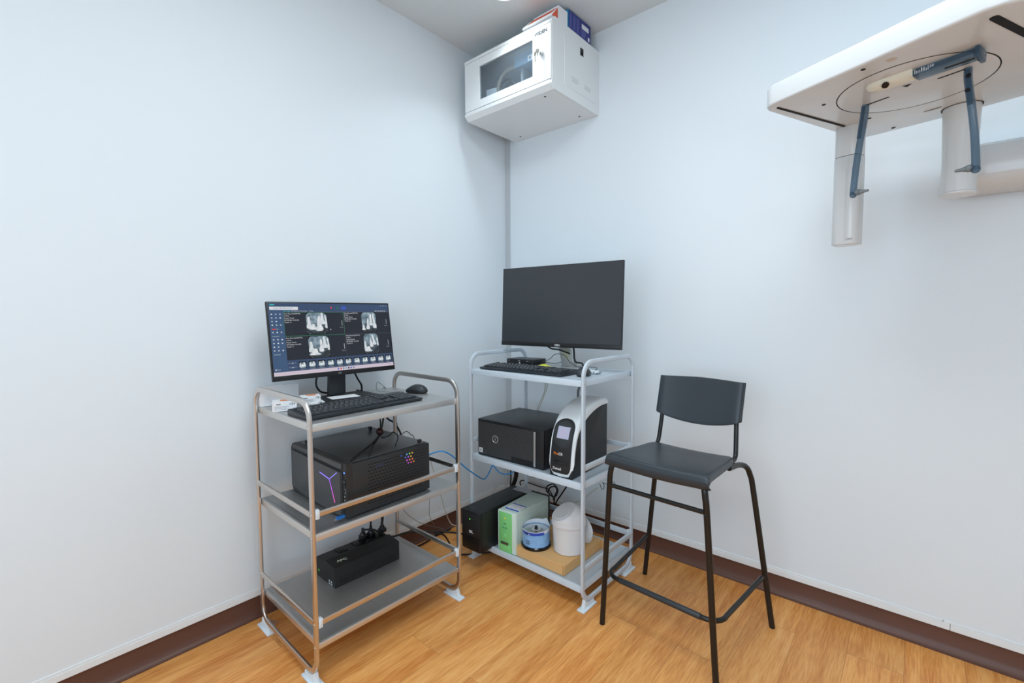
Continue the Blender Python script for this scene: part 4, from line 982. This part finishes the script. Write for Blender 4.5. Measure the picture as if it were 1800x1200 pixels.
sp2 = MB(); cbx(sp2, (cx1-.0005, -.311, 2.231), (cx1+.0018, -.034, 2.466), M_cab, .0008); so_ = sp2.build('side_panel', t)
q1 = MB(); cbx(q1, (cx1+.001, -.180, 2.414), (cx1+.0032, -.152, 2.450), M_blk, .001); cbx(q1, (cx1+.003, -.174, 2.420), (cx1+.0042, -.158, 2.434), M_hole, 0); q1.build('latch', so_)
for y in (-.225, -.113):
    q1 = MB(); cbx(q1, (cx1+.0018, y-.026, 2.268), (cx1+.0024, y+.026, 2.288), M_vent, 0)
    for i in range(10): cbx(q1, (cx1+.0022, y-.024+i*.005, 2.2695), (cx1+.0027, y-.0215+i*.005, 2.2865), M_cab, 0)
    q1.build('vent_slots', so_)
# what stands behind the glass
t2 = thing('network_recorder', 'blue-grey metal recorder with white label behind the wall cabinet glass', 'recorder', (.500, -.262, 2.362))
MB().box((-.110, -.11, 0), (.115, .11, .056), M_dev, .002).build('casing', t2)
k = MB(); k.box((-.025, -.1108, .006), (.050, -.110, .030), M_label).box((.010, -.1108, .034), (.050, -.110, .042), M_inkd)
for i in range(2): k.box((-.018+i*.035, -.1112, .011), (-.006+i*.035, -.1108, .025), M_ink)
k.build('label_plate', t2)
for sx in (-.08, .1): MB().box((sx-.006, -.09, -.162), (sx+.006, .09, -.0005), M_intr, .001).build('support_leg', t2)
t2 = thing('network_switch', 'dark metal network switch low behind the wall cabinet glass', 'network switch', (.500, -.25, 2.1955))
b = MB(); b.box((-.060, -.10, 0), (.075, .10, .090), M_intr, .002); b.box((-.058, -.1008, .02), (.072, -.1, .082), mat('switch_face', srgb(84, 92, 100), .45, .3, bump=.02, var=.1)); b.build('casing', t2)
pt = MB()
for i in range(8):
    for j in range(2): pt.box((-.050+i*.0145, -.1014, .044+j*.016), (-.040+i*.0145, -.1006, .054+j*.016), M_hole)
pt.build('ports', t2)
t2 = thing('power_adapter', 'white power adapter block low behind the wall cabinet glass, left', 'adapter', (.225, -.345, 2.1955), R(12))
MB().box((-.030, -.022, 0), (.034, .03, .125), M_clip, .004).build('casing', t2)
tag(MB().tube([(.285, -.35, 2.2), (.268, -.352, 2.28), (.272, -.352, 2.335), (.300, -.345, 2.378), (.345, -.33, 2.398), (.395, -.31, 2.395)], .010, mat('clear_bundle', srgb(176, 166, 150), .3, bump=.3, bscale=80, var=.15), 10, spline=6).build('cable_bundle'), 'thick pale cable bundle arching behind the wall cabinet glass', 'cable')
for i, (lb, pts, rr, mm) in enumerate((
    ('round coil of black cable behind the wall cabinet glass, left', [(.262+.044*math.cos(a), -.29, 2.345+.036*math.sin(a)) for a in [i*math.pi/8 for i in range(17)]], .006, M_cable),
    ('black cable lying low behind the wall cabinet glass, beside the pale bundle', [(.30, -.345, 2.20), (.318, -.35, 2.285), (.345, -.35, 2.318), (.375, -.34, 2.295), (.385, -.33, 2.2)], .010, M_cable))):
    tag(MB().tube(pts, rr, mm, 10, spline=4).build('power_cable'), lb, 'cable')
# boxes on top of the cabinet
t2 = thing('printed_box', 'navy and teal printed box standing on top of the wall cabinet', 'box', (.592, -.168, 2.5012), R(-1))
MB().box((-.050, -.098, 0), (.044, .092, .088), M_navy, .001, 1).box((-.0495, -.0985, .0005), (.0435, -.0975, .0875), M_teal).build('box_body', t2)
k = MB(); x = .0442; pt = mat('lilac_print', srgb(118, 124, 190), .5, bump=.01)
k.box((x, .012, .048), (x+.0003, .072, .070), M_label); k.box((x, .066, .010), (x+.0003, .080, .028), M_label)
for c_ in range(3):
    for i in range(11): k.box((x, -.090+c_*.030, .012+i*.0062), (x+.0003, -.090+c_*.030+random.uniform(.012, .024), .0145+i*.0062), pt) if not (c_ == 2 and i < 0) else None
for i in range(6): k.box((x, .008, .010+i*.006), (x+.0003, .008+random.uniform(.03, .05), .0125+i*.006), pt)
k.build('printed_text', t2)
t2 = thing('paper_box', 'white carton on top of the wall cabinet, beside the navy box', 'box', (.555, -.308, 2.5012), R(-2))
MB().box((-.070, -.034, 0), (.078, .036, .070), M_carton, .001, 1).build('box_body', t2)
t2 = thing('leaflet_pack', 'orange-red and white flat pack lying at the front of the wall cabinet top', 'pack', (.552, -.374, 2.5012), R(-1))
MB().prism([(-.026, 0), (.024, 0), (.024, .056), (-.024, .010), (-.026, .006)][::-1], 'x', -.088, .080, M_carton, .0008).build('pack_body', t2)
MB().poly([(-.060, -.0232, .0114), (.0795, -.0232, .0114), (.0795, .0225, .0552), (-.060, .0225, .0552)], M_red).poly([(.0803, -.020, .002), (.0803, .0235, .002), (.0803, .0235, .054)], M_red).build('orange_print', t2)

# ------------------------------------------------------------------ overhead x-ray head holder
CX, CY, CZ, CA = 1.876, -.575, 1.74, R(-17)
t = thing('cephalometric_unit', 'large cream overhead x-ray head holder reaching in from the right', 'x-ray machine', (CX, CY, CZ), CA)
front = [(-.272, -.160), (-.268, -.174), (-.257, -.187), (-.243, -.194), (-.15, -.207), (-.03, -.222), (.09, -.240), (.185, -.250), (.212, -.246), (.235, -.232), (.250, -.210), (.256, -.185)]
back = [(.262, .02), (.266, .20), (.262, .285), (.250, .312), (.225, .322), (.0, .324), (-.19, .310), (-.218, .302), (-.232, .284), (-.238, .262), (-.252, .10), (-.264, -.06)]
pl = front+back
p = MB(); p.prism(pl, 'z', 0, .057, M_cream, .007, seg=4); p.build('overhead_plate', t)
r = MB(); r.lathe([(.1535, -.0002), (.1535, -.0006), (.1560, -.0006), (.1560, -.0002)], M_hole, seg=72, cap=False); r.build('turntable_seam', t)
MB().lathe([(0, -.0012), (.1500, -.0012), (.1534, -.0004), (.1534, .0005)], M_cream, seg=72).build('turntable', t)
def slot(a, b, w, name='slot', m=M_hole, zz=-.0016):
    a = Vector(a); b = Vector(b); d_ = (b-a); L0 = d_.length; an = math.atan2(d_.y, d_.x)
    k = MB(); k.prism(rrect(L0, w, w*.45, 3), 'z', zz, .0005, m); k.build(name, t, (*(a+b)/2, 0), (0, 0, an))
slot((-.243, -.168), (-.206, .140), .007); slot((.190, -.214), (.218, -.02), .014)
slot((-.106, .024), (-.052, .018), .006); slot((.048, .004), (.100, .000), .006)
for (x, y) in ((-.167, -.076), (-.141, .137), (-.133, .304-.02), (-.028, -.200)):
    MB().cyl((x, y, -.0008), (x, y, .0005), .005, M_hole, 14).build('screw_hole', t)
MB().cyl((.025, -.196, -.0007), (.025, -.196, .0005), .010, mat('beige_cap', srgb(206, 196, 184), .5, bump=.02), 20).build('cap_disc', t)
k = MB(); k.poly([(-.012, -.024, -.0018), (-.006, -.010, -.0018), (.008, -.022, -.0018)], M_hole); k.build('arrow_mark', t)
k = MB(); k.box((-.040, .215, -.0008), (-.002, .222, -.0002), mat('maker_plate', srgb(168, 164, 150), .5, bump=.02)).text('CEPH-X', .006, F_top(-.02, .2185, -.0012) @ Matrix.Rotation(R(180), 4, 'X'), M_inkd, .0001); k.build('type_plate', t)
# forehead rest: ivory carrier and clear graduated bar
n = MB()
capf = lambda v: math.sqrt(max(0, 1-max(0, (.35-v)/.35)**2))
n.grid(lambda u, v: Vector(((-.066+.100*v), -.086+(.024*capf(v))*math.cos(math.pi*u), -.019*math.sin(math.pi*u)*capf(v))), 20, 18, M_ivory)
n.box((.0310, -.1085, -.0175), (.0345, -.063, 0), M_ivory, .001)
nb = n.build('forehead_rest', t)
MB().cyl((-.018, -.1010, -.0130), (-.018, -.1055, -.0170), .0072, M_blk, 20).build('knob', nb)
n = MB(); n.box((.0348, -.1065, -.019), (.1395, -.068, -.003), M_clear, .003); n.build('graduated_bar', nb)
n = MB(); n.box((.1400, -.112, -.026), (.1495, -.064, -.001), M_clear, .003); n.box((.1412, -.107, -.0265), (.1482, -.069, -.006), M_clear, .002); n.build('bar_end', nb)
n = MB()
for i in range(9): n.box((.0385+i*.003, -.1068, -.015), (.0395+i*.003, -.1064, -.009 if i % 4 else -.005), M_label)
n.text('10', .008, F_front(.054, -.1069, -.009), M_label, .0001); n.text('20', .008, F_front(.069, -.1069, -.009), M_label, .0001)
n.box((.088, -.094, -.0198), (.137, -.088, -.0190), M_hole); n.build('scale_marks', nb)
# ear rods
def ear_rod(x, y, sgn):
    r_ = MB(); path = [(x, y, 0), (x+sgn*.001, y, -.03), (x+sgn*.009, y, -.09), (x+sgn*.017, y, -.16), (x+sgn*.0215, y, -.225), (x+sgn*.0215, y, -.236)]
    r_.tube(path, 0, M_clear, spline=4, up=(0, 1, 0), w=.019, h=.014)
    r_.sphere((x+sgn*.0215, y, -.237), .0090, M_clear, (1, 1.05, 1), 14)
    o_ = r_.build('ear_rod', t)
    MB().tube([(x+sgn*.0012, y-.0095, -.006), (x+sgn*.0095, y-.0100, -.088)], 0, M_clear, up=(0, 1, 0), w=.003, h=.010).build('inner_plate', o_)
    e_ = MB(); bx = x+sgn*.0215
    for i, (a_, r0, r1) in enumerate(((.008, .0075, .0075), (.014, .0085, .0085), (.0165, .0060, .0060), (.022, .0070, .0055), (.036, .0050, .0030))):
        pa = (.004, .008, .014, .0165, .022)[i]
        e_.cyl((bx-sgn*pa, y, -.232), (bx-sgn*a_, y, -.232), r0, mat('ear_plug_grey', (.30, .34, .36), .3, trans=.4, bump=.01), 18, r1)
    e_.build('ear_plug', o_)
    for z in ((-.022, -.055) if sgn > 0 else ()):
        MB().cyl((x+.004, y-.0088, z), (x+.004, y-.0135, z), .0048, M_blk, 14).build('screw', o_)
ear_rod(-.108, .025, -1); ear_rod(.104, .001, 1)
# hanging sensor head and collimator head
sx_, sy_ = -.205, .178
sc = MB()
def pillar(mb, cx_, cy_, w_, d_, r_, z0, z1, m): mb.prism(rrect(w_, d_, r_, 8, cx_, cy_), 'z', z0, z1, m, .0025); return mb
pillar(sc, sx_, sy_, .069, .068, .022, -.088, .002, M_cream); pillar(sc, sx_, sy_, .0705, .0695, .022, -.356, -.0892, M_cream)
so_ = sc.build('sensor_head', t)
MB().box((sx_+.006, sy_-.0352, -.350), (sx_+.0074, sy_-.0346, -.13), M_vent).box((sx_+.0105, sy_-.0352, -.350), (sx_+.0114, sy_-.0346, -.10), M_vent).build('seam_lines', so_)
MB().text('CEPH', .0075, F_front(sx_+.021, sy_-.0352, -.342), M_ink, .0001).build('printed_word', so_)
cx_, cy_ = .026, .272
cc = MB(); prof = [(.0, .003), (.0405, .003), (.0385, -.08), (.0365, -.15), (.0372, -.19), (.0395, -.234), (.0392, -.2385), (.0365, -.2415), (0, -.2425)]
cc.lathe(prof[::-1], M_cream, (cx_, cy_, 0), 56); co = cc.build('collimator_head', t)
MB().lathe([(.0396, -.2325), (.0400, -.2335), (.0396, -.2342)], M_vent, (cx_, cy_, 0), 56, cap=False).build('seam_ring', co)
MB().lathe([(.0410, -.0005), (.0432, -.0005), (.0432, -.001), (.0410, -.001)], M_hole, (cx_, cy_, 0), 56, cap=False).build('seam_ring', co)
# supporting arm, parallel to the wall (world axes), and the bracket it shares with the plate
Wm = Matrix.Rotation(-CA, 4, 'Z') @ Matrix.Translation((-CX, -CY, -CZ))
a_ = MB(); a_.prism([(-.155, 1.560), (-.165, 1.585), (-.165, 1.640), (-.155, 1.668), (-.135, 1.678), (-.02, 1.678), (-.02, 1.545), (-.135, 1.545)][::-1], 'x', 1.985, RX-.02, M_cream, .012, seg=3)
for v_ in a_.bm.verts: v_.co = Wm @ v_.co
a_.build('support_arm', t)
a_ = MB(); a_.box((2.30, -.40, 1.62), (2.46, -.09, 1.80), M_cream, .02, 3, M=Wm); a_.box((2.05, -.60, 1.765), (2.42, -.24, 1.805), M_cream, .012, 3, M=Wm); a_.build('bracket', t)
a_ = MB(); a_.box((2.55, -.155, 1.55), (2.75, -.0, 1.67), M_cream, .005, 2, M=Wm); a_.build('wall_mount', t)

# ------------------------------------------------------------------ cables
def cable(name, label, pts, r, m, spline=8, cat='cable', group=None):
    return tag(MB().tube(pts, r, m, 8, spline=spline).build(name, sharp=False), label, cat, group)
cable('monitor_cable', 'black cable curving from the x-ray monitor to the left of its stand', [(.125, -1.262, .965), (.12, -1.273, .905), (.118, -1.258, .872), (.110, -1.225, .858), (.085, -1.19, .850)], .0040, M_cable)
cable('monitor_cable', 'black cable hanging from the x-ray monitor to the right of its stand', [(.130, -1.125, .965), (.13, -1.099, .908), (.125, -1.078, .876), (.12, -1.074, .850), (.098, -1.07, .845), (.068, -1.065, .842), (.058, -1.06, .80)], .0040, M_cable)
cable('mouse_cable', 'thin grey cable looping behind the mouse on the stainless trolley', [(.262, -.958, .845), (.219, -.986, .842), (.175, -1.005, .842), (.155, -1.022, .850), (.16, -1.024, .883), (.150, -.997, .872), (.107, -.945, .842), (.071, -.935, .841), (.062, -.93, .81)], .0014, M_greyc)
cable('power_cable', 'thick black cable on top of the tower with glowing Y light, left', [(.470, -1.330, .681), (.449, -1.289, .688), (.401, -1.202, .70), (.345, -1.134, .712), (.240, -1.05, .735), (.150, -.985, .775)], .0040, M_cable)
cable('power_cable', 'black cable on top of the tower with glowing Y light, right', [(.470, -1.262, .680), (.405, -1.202, .692), (.372, -1.160, .705), (.334, -1.127, .716), (.235, -1.06, .735), (.135, -1.01, .78)], .0030, M_cable)
cable('power_cable', 'thin black cable curling over the tower with glowing Y light, beside the rear post', [(.345, -1.135, .716), (.395, -1.158, .710), (.415, -1.140, .718), (.396, -1.109, .722), (.400, -1.090, .700), (.440, -1.13, .681)], .0022, M_cable)
tag(MB().sphere((.350, -1.138, .722), .016, mat('dark_red_tie', (.03, .006, .006), .5, bump=.4, bscale=90), (1.2, .8, .9), 14).build('cable_tie'), 'dark red tie gathering the black cables on top of the tower', 'cable tie')
cable('power_cable', 'thick black cable hanging behind the stainless trolley, from its top shelf', [(.055, -.96, .78), (.055, -.908, .694), (.055, -.874, .667), (.055, -.843, .625), (.045, -.824, .58), (.04, -.82, .45)], .0045, M_cable)
cable('thin_cable', 'thin grey cable hanging behind the stainless trolley, beside the thick black one', [(.05, -.90, .75), (.05, -.861, .675), (.05, -.849, .657), (.05, -.847, .607), (.05, -.86, .5)], .0015, M_greyc)
cable('thin_cable', 'thin black cable arching behind the right end of the tower with glowing Y light', [(.05, -.84, .56), (.05, -.821, .596), (.05, -.794, .605), (.05, -.771, .586), (.05, -.751, .565), (.05, -.74, .48)], .0018, M_cable)
cable('network_cable', 'bright blue network cable strung between the two trolleys', [(.38, -1.003, .575), (.395, -.95, .590), (.410, -.91, .600), (.425, -.88, .598), (.415, -.82, .560), (.390, -.72, .478), (.330, -.58, .385), (.290, -.515, .349), (.276, -.49, .337), (.272, -.475, .337), (.276, -.463, .350), (.289, -.452, .385), (.296, -.446, .4045), (.303, -.442, .394), (.330, -.43, .367), (.365, -.42, .364), (.404, -.41, .385), (.42, -.40, .45)], .0030, M_blue)
plug('angled black plug, leftmost of the three on the power box of the stainless trolley', (.135, -1.094, .2110))
plug('upright black plug, middle of the three on the power box of the stainless trolley', (.140, -1.058, .2110), .2)
plug('upright black plug, rightmost of the three on the power box of the stainless trolley', (.144, -1.004, .2110), .1)
cable('power_cable', 'black cable rising from the middle plug of the stainless trolley power box', [(.140, -1.058, .256), (.136, -1.055, .30), (.085, -1.03, .36), (.045, -1.0, .46), (.045, -.98, .60)], .0036, M_cable)
cable('power_cable', 'black cable rising from the rightmost plug of the stainless trolley power box', [(.144, -1.004, .256), (.140, -1.004, .30), (.085, -.98, .38), (.040, -.95, .48), (.040, -.93, .62)], .0036, M_cable)
cable('power_cable', 'black cable running from the leftmost plug to the tall black power box', [(.138, -1.090, .249), (.168, -1.06, .247), (.172, -1.01, .205), (.172, -.962, .182), (.18, -.885, .176), (.25, -.79, .165), (.30, -.772, .172), (.345, -.68, .140), (.36, -.56, .06), (.345, -.48, .03)], .0042, M_cable)
cable('power_cable', 'black cable dropping to the floor between the two trolleys', [(.252, -.795, .158), (.262, -.75, .138), (.262, -.715, .085), (.262, -.69, .030), (.258, -.655, .006), (.300, -.625, .006), (.33, -.585, .006), (.40, -.50, .006)], .0040, M_cable)
cable('power_cable', 'black cable hanging behind the power box of the stainless trolley', [(.055, -.93, .46), (.07, -.948, .30), (.075, -.955, .22), (.06, -.965, .15), (.05, -.955, .03), (.055, -.88, .006)], .0032, M_cable)
cable('power_cable', 'black cable lying on the floor along the left wall', [(.055, -.88, .006), (.048, -.782, .007), (.045, -.692, .007), (.030, -.608, .007), (.03, -.50, .007)], .0040, M_cable)
cable('thin_cable', 'thin grey cable slanting down the left wall below the steel shelf', [(.04, -.90, .46), (.035, -.88, .30), (.045, -.826, .23), (.045, -.779, .174), (.035, -.71, .115), (.034, -.617, .06), (.034, -.56, .03)], .0013, M_greyc)
cable('thin_cable', 'thin grey cable hanging straight down the left wall between the trolleys', [(.05, -.66, .44), (.05, -.661, .224), (.05, -.664, .154), (.048, -.650, .11), (.04, -.62, .075)], .0013, M_greyc)
cable('thin_cable', 'pale beige cable hanging down the left wall beside the tall black power box', [(.05, -.66, .46), (.05, -.605, .28), (.05, -.588, .232), (.05, -.559, .139), (.052, -.535, .075), (.07, -.525, .050), (.10, -.505, .046), (.14, -.44, .03)], .0022, M_beige)
cable('cable_bundle', 'thick bundle of black cables hanging behind the tall black power box', [(.245, -.2, .46), (.240, -.195, .293), (.228, -.19, .244), (.205, -.185, .190), (.19, -.18, .08)], .0125, M_cable)
cable('power_cable', 'black cable hanging left of the thick bundle behind the tall black power box', [(.19, -.17, .44), (.186, -.18, .281), (.186, -.18, .235), (.181, -.18, .16), (.18, -.18, .03)], .0038, M_cable)
cable('thin_cable', 'beige cable hanging in the corner behind the tall black power box', [(.075, -.10, .46), (.079, -.12, .236), (.088, -.12, .169), (.101, -.12, .10), (.10, -.12, .02)], .0020, M_beige)
cable('thin_cable', 'beige cable bending down over the left wall trim near the corner', [(.034, -.215, .004), (.034, -.207, .06), (.045, -.189, .108), (.05, -.159, .144), (.05, -.109, .15), (.05, -.052, .137), (.06, -.03, .2), (.062, -.004, .26)], .0022, M_beige)
cable('power_cable', 'black cable looping sideways behind the white trolley', [(.222, -.135, .190), (.212, -.13, .205), (.225, -.12, .216), (.262, -.12, .212), (.292, -.12, .211), (.353, -.12, .208), (.405, -.11, .200), (.412, -.07, .12), (.405, -.05, .004)], .0034, M_cable)
cable('power_cable', 'coil of black cable behind the pale green power box', [(.395, -.10, .176), (.378, -.10, .192), (.392, -.10, .220), (.430, -.10, .236), (.457, -.10, .212), (.444, -.10, .174), (.409, -.095, .164), (.388, -.095, .185), (.405, -.095, .212), (.436, -.095, .222), (.448, -.095, .200), (.430, -.09, .165), (.41, -.09, .02)], .0038, M_cable)
cable('power_cable', 'straight black cable slanting down the right wall behind the white bin', [(.475, -.02, .24), (.456, -.02, .202), (.425, -.024, .152), (.394, -.03, .098), (.38, -.035, .02)], .0040, M_cable)
cable('thin_cable', 'thin white cable slanting down the right wall behind the white bin', [(.66, -.02, .25), (.621, -.02, .215), (.564, -.02, .163), (.505, -.02, .121), (.45, -.03, .05)], .0016, M_beige)
t = thing('wall_socket', 'white double wall socket low on the right wall behind the white trolley', 'wall socket', (.245, 0, .205))
MB().prism(rrect(.135, .075, .006, 3), 'y', -.009, 0, M_clip, .002).build('cover_plate', t)
for sx in (-.032, .032):
    k = MB()
    for dx, dz in ((-.010, -.006), (.010, -.006), (0, .010)): k.box((sx+dx-.003, -.0096, dz-.0015), (sx+dx+.003, -.0088, dz+.0015), M_hole)
    k.build('socket_holes', t)
cable('monitor_cable', 'black cable sagging from the switched-off monitor to its stand', [(.545, -.33, 1.03), (.561, -.33, 1.016), (.585, -.33, 1.006), (.625, -.335, 1.004), (.648, -.33, .998), (.664, -.30, .985), (.655, -.27, .98)], .0040, M_cable)
cable('monitor_cable', 'short black cable dropping from the switched-off monitor, right of its stand', [(.694, -.31, 1.03), (.692, -.30, .99), (.690, -.295, .962), (.698, -.29, .944), (.705, -.25, .935), (.70, -.225, .90)], .0042, M_cable)
cable('mouse_cable', 'thin black cable arching from the keyboard past the stand to the mouse', [(.592, -.452, .935), (.596, -.40, .952), (.603, -.37, .962), (.622, -.36, .982), (.652, -.36, .986), (.684, -.36, .980), (.700, -.36, .960), (.719, -.355, .944), (.745, -.345, .930), (.800, -.345, .934), (.850, -.365, .936), (.872, -.40, .934), (.880, -.438, .924)], .0014, M_cable)
cable('thin_cable', 'thin black cable from the small flat electronics box to the monitor stand', [(.484, -.29, .934), (.52, -.285, .932), (.565, -.285, .930), (.599, -.285, .936), (.615, -.28, .944)], .0014, M_cable)
cable('thin_cable', 'beige cable hanging below the top shelf of the white trolley, left of two', [(.452, -.206, .893), (.449, -.203, .80), (.445, -.208, .76), (.430, -.222, .713), (.420, -.236, .670), (.418, -.245, .60), (.42, -.25, .54)], .0022, M_beige)
cable('thin_cable', 'beige cable hanging below the top shelf of the white trolley, right of two', [(.470, -.205, .893), (.462, -.203, .80), (.452, -.208, .760), (.440, -.222, .713), (.430, -.236, .670), (.428, -.245, .60), (.43, -.25, .54)], .0022, M_beige)
cable('power_cable', 'thick dark grey cable dropping from the white trolley top to the dental scanner', [(.69, -.23, .90), (.686, -.24, .831), (.683, -.25, .792), (.690, -.255, .748), (.72, -.28, .70)], .0060, M_greyc)
cable('wire_hook', 'thin black wire hooks dangling below the middle shelf of the white trolley', [(.833, -.3, .395), (.842, -.3, .376), (.851, -.3, .371), (.857, -.3, .385), (.854, -.3, .398), (.848, -.3, .402), (.863, -.3, .4), (.88, -.3, .401), (.897, -.3, .413), (.905, -.3, .418), (.913, -.3, .408), (.90, -.3, .402), (.87, -.29, .43), (.865, -.29, .486)], .0014, M_cable)
tag(MB().grid(lambda u, v: Vector(((u-.5)*.05, (v-.5)*.034, .002+.005*math.sin(9*u+3*v)**2)), 10, 8, M_scrap).build('film_scrap', None, (.088, -1.462, .0005), (0, 0, R(20))), 'crumpled scrap of clear film on the floor by the rear foot of the stainless trolley', 'film scrap')

# ------------------------------------------------------------------ world, camera, view
w = bpy.data.worlds.new('world'); scene.world = w; w.use_nodes = True
w.node_tree.nodes['Background'].inputs[0].default_value = (.8, .88, 1, 1); w.node_tree.nodes['Background'].inputs[1].default_value = .3
cam = bpy.data.cameras.new('camera'); co = bpy.data.objects.new('camera', cam); COL.objects.link(co)
F, yaw, pitch, roll = 816.161619, .714866046, .0597600483, -.00514676754
cam.sensor_fit = 'HORIZONTAL'; cam.sensor_width = 36; cam.lens = F/1800*36; cam.clip_start = .02
f = Vector((-math.sin(yaw)*math.cos(pitch), math.cos(yaw)*math.cos(pitch), -math.sin(pitch)))
r_ = f.cross(Vector((0, 0, 1))).normalized(); u_ = r_.cross(f); c_, s_ = math.cos(roll), math.sin(roll)
rr, uu = c_*r_+s_*u_, -s_*r_+c_*u_
m = Matrix((rr, uu, -f)).transposed().to_4x4(); m.translation = Vector((1.90316112, -2.14239528, 1.17546484))
co.matrix_world = m
scene.camera = co
vs = scene.view_settings; vs.view_transform = 'Standard'; vs.look = 'None'; vs.exposure = -0.24; vs.gamma = 1.0; vs.use_curve_mapping = False
